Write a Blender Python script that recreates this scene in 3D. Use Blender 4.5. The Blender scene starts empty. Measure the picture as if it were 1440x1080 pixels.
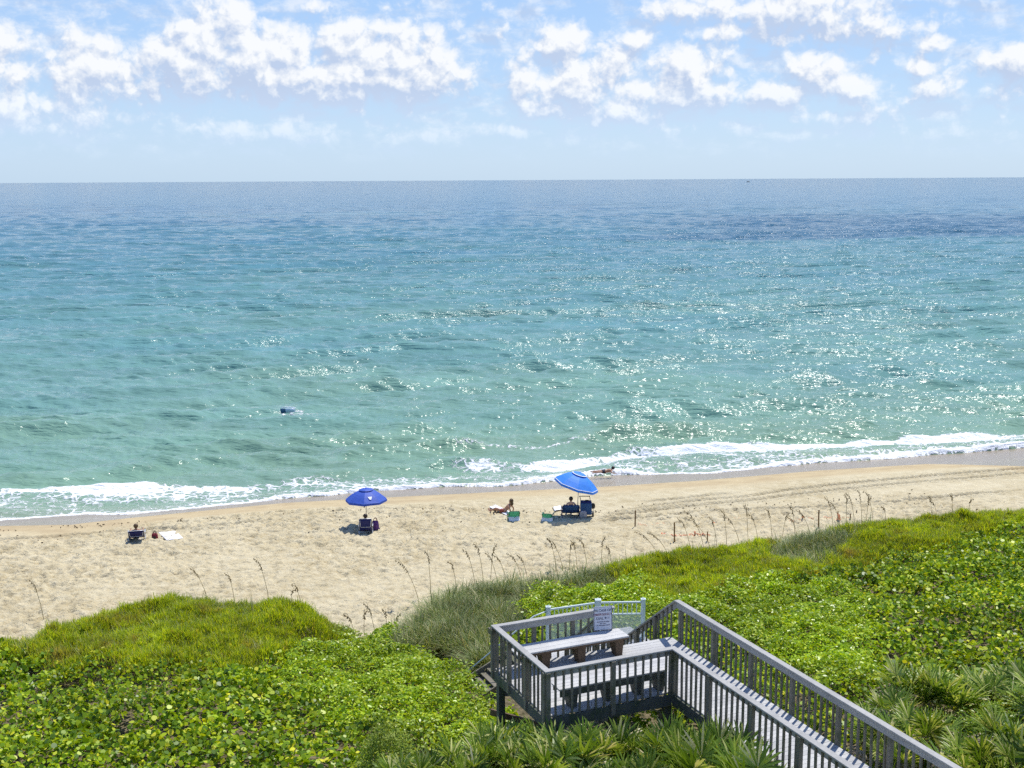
import bpy, bmesh, math, random
import numpy as np
from mathutils import Vector, Matrix
random.seed(7); rng = np.random.default_rng(11)
R = math.radians; PI = math.pi
scene = bpy.context.scene
COL = scene.collection
HC = 18.6                       # eye height above the water
F = 1700.0                      # focal length in photo pixels
PITCH = math.atan(287/F); ROLL = R(-0.32)
cp, sp = math.cos(PITCH), math.sin(PITCH); cr, sr = math.cos(ROLL), math.sin(ROLL)

# ---------------------------------------------------------------- sight lines of the reference view
def ray(px, py):
    a = (px-720)/F; b = -(py-540)/F
    u = a*cr - b*sr; w = a*sr + b*cr            # un-roll
    return (u, cp + w*sp, -sp + w*cp)
def atz(px, py, z):
    d = ray(px, py); k = (z-HC)/d[2]
    return Vector((d[0]*k, d[1]*k, z))
def proj(x, y, z):
    dz = z-HC
    dep = y*cp - dz*sp
    w = (y*sp + dz*cp)/dep; u = x/dep
    a = u*cr + w*sr; b = -u*sr + w*cr
    return 720+F*a, 540-F*b

# ---------------------------------------------------------------- noise
def _h(ix, iy, s):
    n = (ix.astype(np.int64)*374761393 + iy.astype(np.int64)*668265263 + s*982451653) & 0xffffffff
    n = ((n ^ (n >> 13))*1274126177) & 0xffffffff
    return ((n ^ (n >> 16)) & 0xffff)/65535.0
def vn(x, y, s=0):
    x = np.asarray(x, float); y = np.asarray(y, float)
    ix = np.floor(x); iy = np.floor(y); fx = x-ix; fy = y-iy
    fx = fx*fx*(3-2*fx); fy = fy*fy*(3-2*fy)
    a = _h(ix, iy, s); b = _h(ix+1, iy, s); c = _h(ix, iy+1, s); d = _h(ix+1, iy+1, s)
    return a + (b-a)*fx + (c-a)*fy + (a-b-c+d)*fx*fy
def fbm(x, y, o=4, s=0, g=.5):
    t = 0; A = 1; n = 0
    for i in range(o):
        t = t + A*vn(x*2**i + 17.3*i, y*2**i - 9.1*i, s+i); n += A; A *= g
    return t/n                    # 0..1
def sst(a, b, x):
    t = np.clip((x-a)/(b-a), 0, 1); return t*t*(3-2*t)

# ---------------------------------------------------------------- shore frame: t along the shore, s inland
EX, EY = math.cos(R(13.1)), math.sin(R(13.1))
PX0, PY0 = atz(0, 735, .2)[:2]
def st(x, y):
    dx = x-PX0; dy = y-PY0
    return dx*EY - dy*EX, dx*EX + dy*EY           # s, t
def xy(s, t):
    return PX0 + s*EY + t*EX, PY0 - s*EX + t*EY
# deck frame
C0 = Vector((3.64, 26.1, 0)); VA = Vector((.917, .398, 0)).normalized(); VB = Vector((-VA.y, VA.x, 0))
ZR = HC-10.5; ZF = ZR-1.07
def dk(a, b, z=0): p = C0 + VA*a + VB*b; return Vector((p.x, p.y, z))
def ab(x, y):
    dx = x-C0.x; dy = y-C0.y
    return dx*VA.x+dy*VA.y, dx*VB.x+dy*VB.y

def foot_of(t): return np.interp(t, [0,4,8,11,14,16.5,18,19.5,21,23,25,30,36,44,55], [27.6,26.8,24.8,24.3,24.4,26.2,27.6,24.6,23.6,23.0,23.0,22.9,21.5,20.8,20.3])
def ground(x, y, fine=False):
    """terrain height (no footprints unless fine)"""
    x = np.asarray(x, float); y = np.asarray(y, float)
    s, t = st(x, y)
    z = np.interp(s, [-400, -60, -20, -3, 0, 2.5, 6, 12, 18, 400], [-9, -3, -1.2, -.12, .16, .62, 1.25, 1.5, 1.75, 1.9])
    foot = foot_of(t)
    foot = foot + 1.3*(fbm(t/4., s*0, 3, 40)-.5)
    top = np.interp(t, [0, 6, 11, 16, 20, 24, 30, 45, 60], [2.0, 2.2, 2.5, 2.2, 2.0, 2.1, 2.3, 2.4, 2.5])
    q = s-foot
    rise = top*sst(0, 5.2, q) + .85*sst(5, 20, q)
    # sandy gap where the path comes through
    gap = np.exp(-(((x+4.0)+(y-41)*-.48)/1.05)**2)*sst(34, 36.5, y)
    rise = rise*(1-.6*gap)
    z = z + rise + .18*sst(0, 3, q)*(fbm(x/2.3, y/2.3, 3, 9)-.5)*2
    return z
def g1(x, y): return float(ground(np.array([x]), np.array([y]))[0])
def hit(px, py, off=0.0):
    d = ray(px, py); k0 = 12.0
    ks = np.linspace(12, 110, 4000)
    z = HC + d[2]*ks
    g = ground(d[0]*ks, d[1]*ks)+off
    i = int(np.argmax(z <= g))
    k = ks[i]
    return Vector((d[0]*k, d[1]*k, float(g[i])))

def line(pts, z):
    q = [st(*(hit(a, b, z) if z > 0 else atz(a, b, z))[:2]) for a, b in pts]
    q.sort(key=lambda p: p[1])
    return np.array([p[1] for p in q]), np.array([p[0] for p in q])
SW = line([(-300,752),(-120,748),(0,733),(60,727),(120,723),(170,723),(230,718),(330,708),(450,697),(520,690),(640,683),(700,684),(760,678),(850,669),(1000,665),(1080,658),(1150,650),(1250,645),(1330,638),(1440,629),(1600,622),(1800,600)], .02)
WE = line([(-300,765),(0,739),(100,737),(180,728),(300,716),(400,706),(520,700),(700,691),(850,684),(1000,674),(1150,661),(1300,652),(1440,656),(1600,640),(1800,615)], .01)
OU = line([(-300,700),(0,688),(100,683),(200,682),(330,680),(400,672),(500,668),(600,664),(700,655),(800,643),(880,628),(1000,622),(1100,624),(1200,620),(1300,613),(1440,603),(1600,592),(1800,578)], 0)
def swash(t): return np.interp(t, *SW) + .5*(vn(t/3.1, t*0, 5)-.5) + .25*(vn(t/.9, t*0, 6)-.5)
def wetedge(t): return np.interp(t, *WE)
def outer(t): return np.interp(t, *OU)

# ---------------------------------------------------------------- scene helpers
def mesh_obj(name, verts, faces, m=None, parent=None, smooth=False, loc=None):
    me = bpy.data.meshes.new(name); me.from_pydata([tuple(v) for v in verts], [], faces); me.update()
    if m: me.materials.append(m)
    if smooth: me.polygons.foreach_set('use_smooth', [True]*len(me.polygons))
    o = bpy.data.objects.new(name, me); COL.objects.link(o)
    if parent: o.parent = parent
    if loc is not None: o.location = loc
    return o
def fast_mesh(name, V, n, idx, m, smooth=False, attrs=None):
    """V (N,3); idx (M,n) equal-size polygons"""
    me = bpy.data.meshes.new(name)
    me.vertices.add(len(V)); me.vertices.foreach_set('co', np.ascontiguousarray(V, dtype=np.float32).ravel())
    M = len(idx)
    me.loops.add(M*n); me.loops.foreach_set('vertex_index', np.ascontiguousarray(idx, dtype=np.int32).ravel())
    me.polygons.add(M); me.polygons.foreach_set('loop_start', np.arange(0, M*n, n, dtype=np.int32))
    try: me.polygons.foreach_set('loop_total', np.full(M, n, dtype=np.int32))
    except Exception: pass
    if smooth: me.polygons.foreach_set('use_smooth', np.ones(M, dtype=bool))
    me.update(calc_edges=True)
    for k, a in (attrs or {}).items():
        at = me.attributes.new(k, 'FLOAT', 'POINT'); at.data.foreach_set('value', a.astype(np.float32))
    me.materials.append(m)
    o = bpy.data.objects.new(name, me); COL.objects.link(o)
    return o
def tag(o, label=None, cat=None, group=None, kind=None):
    if label: o['label'] = label
    if cat: o['category'] = cat
    if group: o['group'] = group
    if kind: o['kind'] = kind
    return o
def empty(name, loc=(0,0,0), label=None, cat=None, group=None, rz=0):
    o = bpy.data.objects.new(name, None); COL.objects.link(o); o.location = loc; o.rotation_euler = (0,0,rz)
    o.empty_display_size = .2
    return tag(o, label, cat, group)
def copy_tree(o, parent=None):
    c = o.copy(); COL.objects.link(c); c.parent = parent
    for ch in list(o.children): copy_tree(ch, c)
    return c

class MB:
    def __init__(s): s.v = []; s.f = []
    def add(s, vs, fs):
        n = len(s.v); s.v += [Vector(v) for v in vs]; s.f += [tuple(i+n for i in f) for f in fs]; return s
    def box(s, c, d, rot=None):
        x, y, z = [k/2 for k in d]
        vs = [Vector((i*x, j*y, k*z)) for i in (-1,1) for j in (-1,1) for k in (-1,1)]
        if rot is not None: vs = [rot @ v for v in vs]
        c = Vector(c); vs = [v+c for v in vs]
        return s.add(vs, [(0,1,3,2),(4,6,7,5),(0,4,5,1),(2,3,7,6),(0,2,6,4),(1,5,7,3)])
    def beam(s, p, q, w, h, up=(0,0,1)):
        """square-section bar from p to q; w sideways, h along up"""
        p = Vector(p); q = Vector(q); d = (q-p).normalized(); up = Vector(up)
        if abs(d.dot(up)) > .98: up = Vector((VA.x, VA.y, 0)) if abs(d.z) > .9 else Vector((0,1,0))
        sd = d.cross(up).normalized(); up = sd.cross(d).normalized()
        vs = []
        for c in (p, q):
            for i, j in ((-1,-1),(1,-1),(1,1),(-1,1)): vs.append(c+sd*(i*w/2)+up*(j*h/2))
        return s.add(vs, [(3,2,1,0),(4,5,6,7),(0,1,5,4),(1,2,6,5),(2,3,7,6),(3,0,4,7)])
    def tube(s, pts, r, n=8, cap=True):
        pts = [Vector(p) for p in pts]; rr = r if isinstance(r, (list, tuple)) else [r]*len(pts)
        base = len(s.v); prev = None
        for i, p in enumerate(pts):
            d = (pts[min(i+1, len(pts)-1)]-pts[max(i-1, 0)]).normalized()
            if prev is None:
                a = d.cross(Vector((0,0,1)) if abs(d.z) < .9 else Vector((1,0,0))).normalized()
            else: a = (prev - d*prev.dot(d)).normalized()
            prev = a; b = d.cross(a)
            for k in range(n):
                t = 2*PI*k/n; s.v.append(p+(a*math.cos(t)+b*math.sin(t))*rr[i])
        for i in range(len(pts)-1):
            for k in range(n):
                q = base+i*n; s.f.append((q+k, q+(k+1)%n, q+n+(k+1)%n, q+n+k))
        if cap:
            s.f.append(tuple(base+k for k in range(n))[::-1]); s.f.append(tuple(base+(len(pts)-1)*n+k for k in range(n)))
        return s
    def rings(s, rings, cap=True):
        n = len(rings[0]); base = len(s.v)
        for r_ in rings: s.v += [Vector(v) for v in r_]
        for i in range(len(rings)-1):
            for k in range(n):
                q = base+i*n; s.f.append((q+k, q+(k+1)%n, q+n+(k+1)%n, q+n+k))
        if cap:
            s.f.append(tuple(base+k for k in range(n))[::-1]); s.f.append(tuple(base+(len(rings)-1)*n+k for k in range(n)))
        return s
    def sph(s, c, r, n=10, m=6, sc=(1,1,1)):
        c = Vector(c); rg = []
        for i in range(1, m):
            a = PI*i/m
            rg.append([c+Vector((r*sc[0]*math.sin(a)*math.cos(2*PI*k/n), r*sc[1]*math.sin(a)*math.sin(2*PI*k/n), r*sc[2]*-math.cos(a))) for k in range(n)])
        return s.rings(rg)
    def obj(s, name, m, parent=None, smooth=False, bevel=0, loc=None):
        o = mesh_obj(name, s.v, s.f, m, parent, smooth, loc)
        if bevel:
            b = o.modifiers.new('b', 'BEVEL'); b.width = bevel; b.segments = 1; b.limit_method = 'ANGLE'
        return o

# ---------------------------------------------------------------- materials
class N:
    def __init__(s, nt): s.nt = nt
    def __call__(s, t, ins=None, **kw):
        n = s.nt.nodes.new(t)
        for k, v in kw.items(): setattr(n, k, v)
        for k, v in (ins or {}).items():
            i = n.inputs[k]
            if isinstance(v, bpy.types.NodeSocket): s.nt.links.new(v, i)
            else: i.default_value = v
        return n
    def L(s, a, b): s.nt.links.new(a, b)
    def math(s, op, a, b=None, c=None, clamp=False):
        n = s.nt.nodes.new('ShaderNodeMath'); n.operation = op; n.use_clamp = clamp
        for i, v in enumerate((a, b, c)):
            if v is None: continue
            if isinstance(v, bpy.types.NodeSocket): s.nt.links.new(v, n.inputs[i])
            else: n.inputs[i].default_value = v
        return n.outputs[0]
    def vm(s, op, a, b=None):
        n = s.nt.nodes.new('ShaderNodeVectorMath'); n.operation = op
        for i, v in enumerate((a, b)):
            if v is None: continue
            if isinstance(v, bpy.types.NodeSocket): s.nt.links.new(v, n.inputs[i])
            else: n.inputs[i].default_value = v
        return n.outputs['Value'] if op in ('LENGTH', 'DOT_PRODUCT') else n.outputs[0]
    def mix(s, f, a, b, bt='MIX'):
        n = s.nt.nodes.new('ShaderNodeMix'); n.data_type = 'RGBA'; n.blend_type = bt
        for i, v in ((0, f), (6, a), (7, b)):
            if isinstance(v, bpy.types.NodeSocket): s.nt.links.new(v, n.inputs[i])
            else: n.inputs[i].default_value = (*v, 1) if isinstance(v, tuple) and len(v) == 3 else v
        return n.outputs[2]
    def ramp(s, f, stops, interp='LINEAR'):
        n = s.nt.nodes.new('ShaderNodeValToRGB'); s.nt.links.new(f, n.inputs[0]); e = n.color_ramp.elements
        n.color_ramp.interpolation = interp
        while len(e) < len(stops): e.new(.5)
        for k, (p, c) in enumerate(stops): e[k].position = p; e[k].color = (*c, 1) if len(c) == 3 else c
        return n.outputs[0]
    def mr(s, v, a, b, c=0., d=1., smooth=False):
        n = s.nt.nodes.new('ShaderNodeMapRange'); n.interpolation_type = 'SMOOTHSTEP' if smooth else 'LINEAR'
        s.nt.links.new(v, n.inputs[0])
        for i, q in enumerate((a, b, c, d)):
            if isinstance(q, bpy.types.NodeSocket): s.nt.links.new(q, n.inputs[i+1])
            else: n.inputs[i+1].default_value = q
        return n.outputs[0]
    def noise(s, v, scale, detail=4, rough=.5, dist=0, lac=2):
        n = s.nt.nodes.new('ShaderNodeTexNoise'); s.nt.links.new(v, n.inputs['Vector'])
        n.inputs['Scale'].default_value = scale; n.inputs['Detail'].default_value = detail
        n.inputs['Roughness'].default_value = rough; n.inputs['Distortion'].default_value = dist; n.inputs['Lacunarity'].default_value = lac
        return n.outputs['Fac']
def newmat(name):
    m = bpy.data.materials.new(name); m.use_nodes = True; m.node_tree.nodes.clear(); n = N(m.node_tree)
    out = n('ShaderNodeOutputMaterial'); return m, n, out
def plain(name, col, rough=.6, var=.12, scale=6, metal=0, spec=.5, bump=0, trans=0):
    m, n, out = newmat(name)
    co = n('ShaderNodeTexCoord').outputs['Object']
    nz = n.noise(co, scale, 5, .6)
    k = n.mr(nz, .3, .7, 1-var, 1+var)
    c = n.vm('MULTIPLY', (*col,), k)
    b = n('ShaderNodeBsdfPrincipled', {'Base Color': c, 'Roughness': rough, 'Metallic': metal, 'Specular IOR Level': spec})
    if bump:
        bp = n('ShaderNodeBump', {'Height': nz, 'Strength': bump, 'Distance': .01}); n.L(bp.outputs[0], b.inputs['Normal'])
    sh = b.outputs[0]
    if trans:
        t = n('ShaderNodeBsdfTranslucent', {'Color': c}); mx = n('ShaderNodeMixShader', {0: trans}); n.L(sh, mx.inputs[1]); n.L(t.outputs[0], mx.inputs[2]); sh = mx.outputs[0]
    n.L(sh, out.inputs[0]); return m
def leafmat(name, stops, rough=.4, trans=.35, patch=None, spec=.5, sc=.5):
    m, n, out = newmat(name)
    g = n('ShaderNodeNewGeometry')
    rnd = g.outputs['Random Per Island']
    c = n.ramp(rnd, stops)
    nz = n.noise(g.outputs['Position'], sc, 3, .6)
    k = n.mr(nz, .3, .7, .72, 1.28)
    c = n.vm('MULTIPLY', c, k)
    if patch:
        c = n.mix(n.mr(n.noise(g.outputs['Position'], patch[1], 4, .6), patch[2], patch[2]+.12), c, patch[0])
    b = n('ShaderNodeBsdfPrincipled', {'Base Color': c, 'Roughness': rough, 'Specular IOR Level': spec})
    t = n('ShaderNodeBsdfTranslucent', {'Color': n.vm('MULTIPLY', c, (1.25, 1.15, .6))})
    mx = n('ShaderNodeMixShader', {0: trans}); n.L(b.outputs[0], mx.inputs[1]); n.L(t.outputs[0], mx.inputs[2])
    n.L(mx.outputs[0], out.inputs[0]); return m

def woodmat(name, c1, c2, rough=.75, moss=None):
    m, n, out = newmat(name)
    g = n('ShaderNodeNewGeometry'); co = n('ShaderNodeTexCoord').outputs['Object']
    rnd = g.outputs['Random Per Island']
    # grain runs along the deck's own two directions; object space is metres
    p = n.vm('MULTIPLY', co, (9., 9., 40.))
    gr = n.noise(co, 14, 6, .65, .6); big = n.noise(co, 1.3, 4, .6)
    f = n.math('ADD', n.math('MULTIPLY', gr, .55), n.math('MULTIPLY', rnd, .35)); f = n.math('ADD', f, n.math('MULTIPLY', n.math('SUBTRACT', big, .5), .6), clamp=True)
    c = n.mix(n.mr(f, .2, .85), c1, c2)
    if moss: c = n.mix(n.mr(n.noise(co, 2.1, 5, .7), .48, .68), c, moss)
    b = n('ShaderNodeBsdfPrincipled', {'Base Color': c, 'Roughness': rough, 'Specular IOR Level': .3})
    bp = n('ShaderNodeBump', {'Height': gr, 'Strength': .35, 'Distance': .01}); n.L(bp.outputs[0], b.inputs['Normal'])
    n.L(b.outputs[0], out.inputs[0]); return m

M = {}
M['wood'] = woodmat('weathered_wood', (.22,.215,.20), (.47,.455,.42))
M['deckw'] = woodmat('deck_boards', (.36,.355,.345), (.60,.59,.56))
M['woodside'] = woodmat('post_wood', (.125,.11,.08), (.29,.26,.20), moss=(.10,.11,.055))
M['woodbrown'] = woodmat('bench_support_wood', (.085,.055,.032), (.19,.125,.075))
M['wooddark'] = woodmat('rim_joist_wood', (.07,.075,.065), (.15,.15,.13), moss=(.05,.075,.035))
M['stake'] = plain('stake_wood', (.16,.09,.025), .8)
M['whitemetal'] = plain('painted_metal', (.62,.70,.68), .45, .05)
# ================================================================ GROUND (beach and dune, one sheet)
def cat_grid(segs):
    out = [segs[0][0]]
    for a, b, d0 in segs: 
        n = max(1, int(round((b-a)/d0))); out += list(np.linspace(a, b, n+1)[1:])
    return np.array(out)
S = cat_grid([(-300,-60,20),(-60,-14,2),(-14,-2,.3),(-2,25,.085),(25,40,.3),(40,90,1.5),(90,600,30),(600,6000,600)])
T = cat_grid([(-6000,-600,900),(-600,-60,30),(-60,-14,2),(-14,66,.11),(66,100,1.5),(100,600,30),(600,6000,900)])
SS, TT = np.meshgrid(S, T, indexing='ij')
X, Y = xy(SS, TT)
Z = ground(X, Y)
we = wetedge(TT)
dry = sst(2.4, 4.6, SS-we) 
trod = sst(0, 2.5, SS-we-np.interp(TT, [0,18,24,30,40], [3.2,3.6,5.5,8.0,9.5]))*(.4+.6*sst(.35, .6, fbm(SS/5, TT/9, 3, 70)))
# footprints and wind-churned sand: pits with raised rims
pit = 0
for sc, am, sd in ((.55, .055, 3), (.36, .045, 14), (.22, .022, 25)):
    v = fbm(SS/sc+.4*np.sin(TT), TT/(sc*1.35), 2, sd); pit = pit + 1.7*am*(np.abs(v-.5)*-4+.6)*1.2
Z = Z + trod*pit
# vehicle ruts running along the upper beach on the right
RUT = [[(820,729),(900,717),(980,705),(1060,697),(1160,684),(1240,676),(1340,668),(1500,655)], [(800,737),(860,727),(960,713),(1080,701),(1180,690),(1300,677),(1500,662)],
 [(880,708),(960,702),(1000,697),(1060,691)], [(740,742),(860,733),(1000,719),(1120,716),(1260,707),(1440,690)], [(-60,762),(60,757),(140,752),(260,746),(400,732)], [(150,752),(260,744),(330,738)]]
for ri, pl in enumerate(RUT):
    q_ = [st(*hit(a, b_, .0)[:2]) for a, b_ in pl]; q_.sort(key=lambda p: p[1]); tt_ = [p[1] for p in q_]
    c = np.interp(TT, tt_, [p[0] for p in q_]) + .25*(vn(TT/2.5, TT*0+ri, 92)-.5)
    amp = sst(tt_[0]-.1, tt_[0]+3, TT)*sst(tt_[-1]+.1, tt_[-1]-3, TT)*(.6+.6*vn(TT/4, TT*0+ri, 90))
    q = (SS-c)
    trod_ = np.exp(-(q/.8)**2)*amp; Z = Z - .8*trod_*np.where(np.abs(q) < 2, trod*pit, 0) - amp*(.30*np.exp(-(q/.17)**2) - .11*np.exp(-((np.abs(q)-.36)/.13)**2))*(1+.3*np.sin(TT*19))
# footprints: trails of shallow prints with a pushed-up heel side
fr_ = np.random.default_rng(3); i0 = int(np.searchsorted(S, -2)); j0 = int(np.searchsorted(T, -14)); ds_ = .085; dt_ = .11
FP = np.zeros_like(Z)
for tr in range(420):
    s0 = fr_.uniform(6, 26); t0 = fr_.uniform(-6, 48); th = fr_.choice([0, PI])+fr_.normal(0, .7) if tr % 3 else fr_.uniform(0, 2*PI)
    for kk in range(int(fr_.integers(14, 46))):
        s0 += .62*math.sin(th); t0 += .62*math.cos(th); th += fr_.normal(0, .10)
        ss = s0+(.11 if kk % 2 else -.11)*math.cos(th); tt = t0-(.11 if kk % 2 else -.11)*math.sin(th)
        i_ = int(round((ss-S[i0])/ds_))+i0; j_ = int(round((tt-T[j0])/dt_))+j0
        if not (i0+6 < i_ < i0+300 and j0+6 < j_ < j0+715): continue
        a = SS[i_-5:i_+6, j_-4:j_+5]-ss; b = TT[i_-5:i_+6, j_-4:j_+5]-tt
        al = a*math.sin(th)+b*math.cos(th); ac = a*math.cos(th)-b*math.sin(th)
        e2 = (al/.17)**2+(ac/.085)**2
        FP[i_-5:i_+6, j_-4:j_+5] += (-.085*np.exp(-e2)+.05*np.exp(-((np.sqrt(e2)-1.7)/.5)**2))*fr_.uniform(.8, 1.5)
Z = Z + np.clip(FP, -.13, .09)*trod
wet = np.clip(1-sst(-.05, .35, SS-we+.25*(fbm(SS, TT/2, 2, 31)-.5)), 0, 1)
damp = 1-sst(2.6, 6.0, SS-we+1.8*(fbm(SS/3, TT/7, 3, 33)-.5))
Z = Z - .02*wet*fbm(SS/2, TT/3, 2, 8)
n1, n2 = SS.shape
idx = np.arange(n1*n2).reshape(n1, n2)
quad = np.stack([idx[:-1,:-1], idx[:-1,1:], idx[1:,1:], idx[1:,:-1]], -1).reshape(-1, 4)
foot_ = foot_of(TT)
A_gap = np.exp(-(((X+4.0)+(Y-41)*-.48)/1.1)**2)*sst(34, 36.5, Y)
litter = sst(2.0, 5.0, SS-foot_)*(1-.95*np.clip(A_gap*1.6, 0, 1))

m, n, out = newmat('sand')
co = n('ShaderNodeTexCoord').outputs['Object']
aw = n('ShaderNodeAttribute', attribute_name='wet').outputs['Fac']
ad = n('ShaderNodeAttribute', attribute_name='damp').outputs['Fac']
al = n('ShaderNodeAttribute', attribute_name='litter').outputs['Fac']
big = n.noise(co, .22, 4, .6); mid = n.noise(co, 1.7, 5, .7); fin = n.noise(co, 9, 4, .7)
drycol = n.mix(n.mr(mid, .35, .68), (.455,.375,.22), (.62,.54,.36))
drycol = n.mix(n.mr(fin, .53, .72, 0, .6), drycol, (.27,.20,.115))
drycol = n.mix(n.mr(big, .42, .62, 0, .45), drycol, (.64,.56,.38))
dampcol = n.mix(n.mr(n.noise(co, .7, 4, .6), .4, .65), (.50,.40,.235), (.42,.325,.19))
c = n.mix(ad, drycol, dampcol)
# dark specks of weed and shell
c = n.mix(n.mr(n.noise(co, 5.5, 3, .8), .70, .74, 0, .55), c, (.12,.09,.06))
c = n.mix(aw, c, (.30,.25,.18))
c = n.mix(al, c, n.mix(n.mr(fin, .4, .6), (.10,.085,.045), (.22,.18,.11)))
b = n('ShaderNodeBsdfPrincipled', {'Base Color': c, 'Roughness': n.mr(aw, 0, 1, .95, .3), 'Specular IOR Level': n.mr(aw, 0, 1, .1, .22)})
hb = n.math('MULTIPLY', n.math('ADD', n.math('ADD', n.noise(co, 3.3, 3, .6), n.math('MULTIPLY', fin, .4)), 0), n.math('SUBTRACT', 1.0, n.math('MAXIMUM', n.math('MULTIPLY', ad, .8), aw)))
bp = n('ShaderNodeBump', {'Height': hb, 'Strength': .9, 'Distance': .13}); n.L(bp.outputs[0], b.inputs['Normal'])
n.L(b.outputs[0], out.inputs[0]); M['sand'] = m
o = fast_mesh('beach', np.stack([X.ravel(), Y.ravel(), Z.ravel()], -1), 4, quad[:, ::-1], M['sand'], True,
              {'wet': wet.ravel(), 'damp': damp.ravel(), 'litter': litter.ravel()})
tag(o, 'pale trodden sand beach with vehicle ruts and a grassy dune behind', 'beach', kind='structure')

# ================================================================ SEA
ds = [40.]
while ds[-1] < 90000: ds.append(ds[-1] + max(.13, .15*(ds[-1]/65)**1.5))
D = np.array(ds)
ang = np.concatenate([np.linspace(-80, -32, 60)[:-1], np.linspace(-32, 32, 1300), np.linspace(32, 80, 60)[1:]])
DD, AA = np.meshgrid(D, np.radians(ang), indexing='ij')
X = DD*np.tan(np.clip(AA, R(-80), R(80)))*1.0; Y = DD + 0*AA
# rotate so rows run with the shore near, straight far
Y = Y + X*math.tan(R(13.1))*np.exp(-DD/220.)
s_, t_ = st(X, Y)
off = -s_                                            # metres offshore
stp = np.maximum(.13, .15*(DD/65)**1.5)
H = np.zeros_like(X)
near = np.exp(-DD/2500.)
patchn = fbm(X/40, Y/30, 3, 55)
comps = []
r2 = random.Random(5)
wdir = R(90+13+6)                                    # offshore direction; crests are parallel to the shore
for lam, amp, spread, cnt in ((14, .11, 5, 6), (6.4, .135, 8, 18), (3.4, .078, 13, 16), (1.8, .040, 30, 11), (.9, .015, 46, 12), (.5, .008, 55, 10)):
    for i in range(cnt):
        l = lam*r2.uniform(.75, 1.35); th = wdir - R(0 if lam > 5 else 24) + R(r2.gauss(0, spread)); ph = r2.uniform(0, 2*PI)
        comps.append((l, amp*r2.uniform(.6, 1.2)/math.sqrt(cnt)*2.0, th, ph))
wx = X + 1.6*(vn(X/13, Y/13, 71)-.5)*2; wy = Y + 1.6*(vn(X/11, Y/11, 72)-.5)*2
for l, a_, th, ph in comps:
    k = 2*PI/l
    fade = np.clip(l/(2.2*stp), 0, 1)**1.5
    if fade.max() <= 0.01: continue
    p = k*(wx*math.cos(th)+wy*math.sin(th))+ph
    H += a_*fade*(np.sin(p)+.28*np.sin(2*p+.6))*(.85+.3*patchn)
sh_in = sst(0, 14, off-1)                            # waves die out in the shallows
H = H*(.25+.75*sh_in)
# breaking rollers
ou = -outer(t_); swl = -swash(t_)
def roller(c, w, h, mask): 
    q = off-c
    return h*mask*np.where(q < 0, np.exp(-(q/(w*.45))**2), np.exp(-(q/w)**2))
cr1 = ou + np.interp(t_, [0,15,20,26,29,33], [-1.2,-1.2,.5,1.5,0,-1.2]) + .9*(vn(t_/5, t_*0, 61)-.5)
mk1 = (.35+.65*sst(.3, .6, vn(t_/3.5+.3, t_*0, 62)))
fk1 = mk1*np.interp(t_, [0,15,20,25,28,32], [1,1,.55,.3,1,1])
cr2 = cr1 + 5.0 + 1.6*(vn(t_/9, t_*0, 63)-.5)
H += roller(cr1, 1.0, .34, mk1) + roller(cr2, 1.7, .46, .2+.8*sst(.35, .65, vn(t_/8, t_*0, 64)))
H += roller(cr2+8.5, 2.2, .20, sst(.4, .7, vn(t_/12, t_*0, 65)))
gz = ground(X, Y)
edge = (off - swl)                                   # >0 inside the water
film = gz + .012 + .05*sst(0, 2.5, edge) + .02*fbm(X/.5, Y/.5, 2, 66)*sst(0, .6, edge)
Zs = np.where(edge > 0, np.maximum(H, film), gz-.25-.3*np.clip(-edge, 0, 3))
Zs = np.where(off < -6, -1.0 + 0*Zs, Zs)
# foam amount: dense at the lip and the rollers, lacy between
f_edge = np.exp(-(edge/.30)**2)*(edge > -.05)
inn = np.clip(edge, 0, None)
width = np.maximum(ou - swl, 2)
rel = inn/width
lace = (.56+.34*(fbm(X/2.6, Y/1.1, 3, 160)-.5)*2)*(1-sst(.6, 1.2, rel))*sst(0, .3, inn)
crest = np.exp(-((off-cr1+.35)/.75)**2)*fk1
cavity = np.exp(-((off-cr1-.9)/.55)**2)*fk1
crest2 = np.exp(-((off-cr2+.2)/.55)**2)*sst(.55, .8, vn(t_/6+9, t_*0, 67))
rightb = sst(22, 30, t_)
foam = np.clip(f_edge*1.1 + lace + .75*crest*(.8+.2*rightb) - .55*cavity*(1-.4*rightb) + .30*crest2*(1+rightb) , 0, 1.3)
foam *= (edge > -.06)
foam += .5*sst(.80, .9, fbm(X/1.8, Y/.8, 3, 68))*sst(60, 20, off) * 0
# splash round the float
fp = atz(408, 580, .05)
foam += .62*np.exp(-(((X-fp.x)/1.6)**2 + ((Y-fp.y+.0)/1.4)**2)) 
foam += .50*np.exp(-(((X-fp.x-2.2)/1.6)**2 + ((Y-fp.y+1.2)/1.0)**2))
n1, n2 = X.shape
idx = np.arange(n1*n2).reshape(n1, n2)
q4 = np.stack([idx[:-1,:-1], idx[:-1,1:], idx[1:,1:], idx[1:,:-1]], -1)
keep = (np.maximum.reduce([edge[:-1,:-1], edge[1:,1:], edge[:-1,1:], edge[1:,:-1]]) > -1.2)
quad = q4[keep]
used, inv = np.unique(quad, return_inverse=True); quad = inv.reshape(-1, 4)
V = np.stack([X.ravel(), Y.ravel(), Zs.ravel()], -1)[used]
k_ = np.argmin((X-fp.x)**2+(Y-fp.y)**2); FZ = float(Zs.ravel()[k_])
m, n, out = newmat('sea_water')
g = n('ShaderNodeNewGeometry'); P = g.outputs['Position']
ao = n('ShaderNodeAttribute', attribute_name='off').outputs['Fac']      # log10 of metres offshore / 5
af = n('ShaderNodeAttribute', attribute_name='foam').outputs['Fac']
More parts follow.
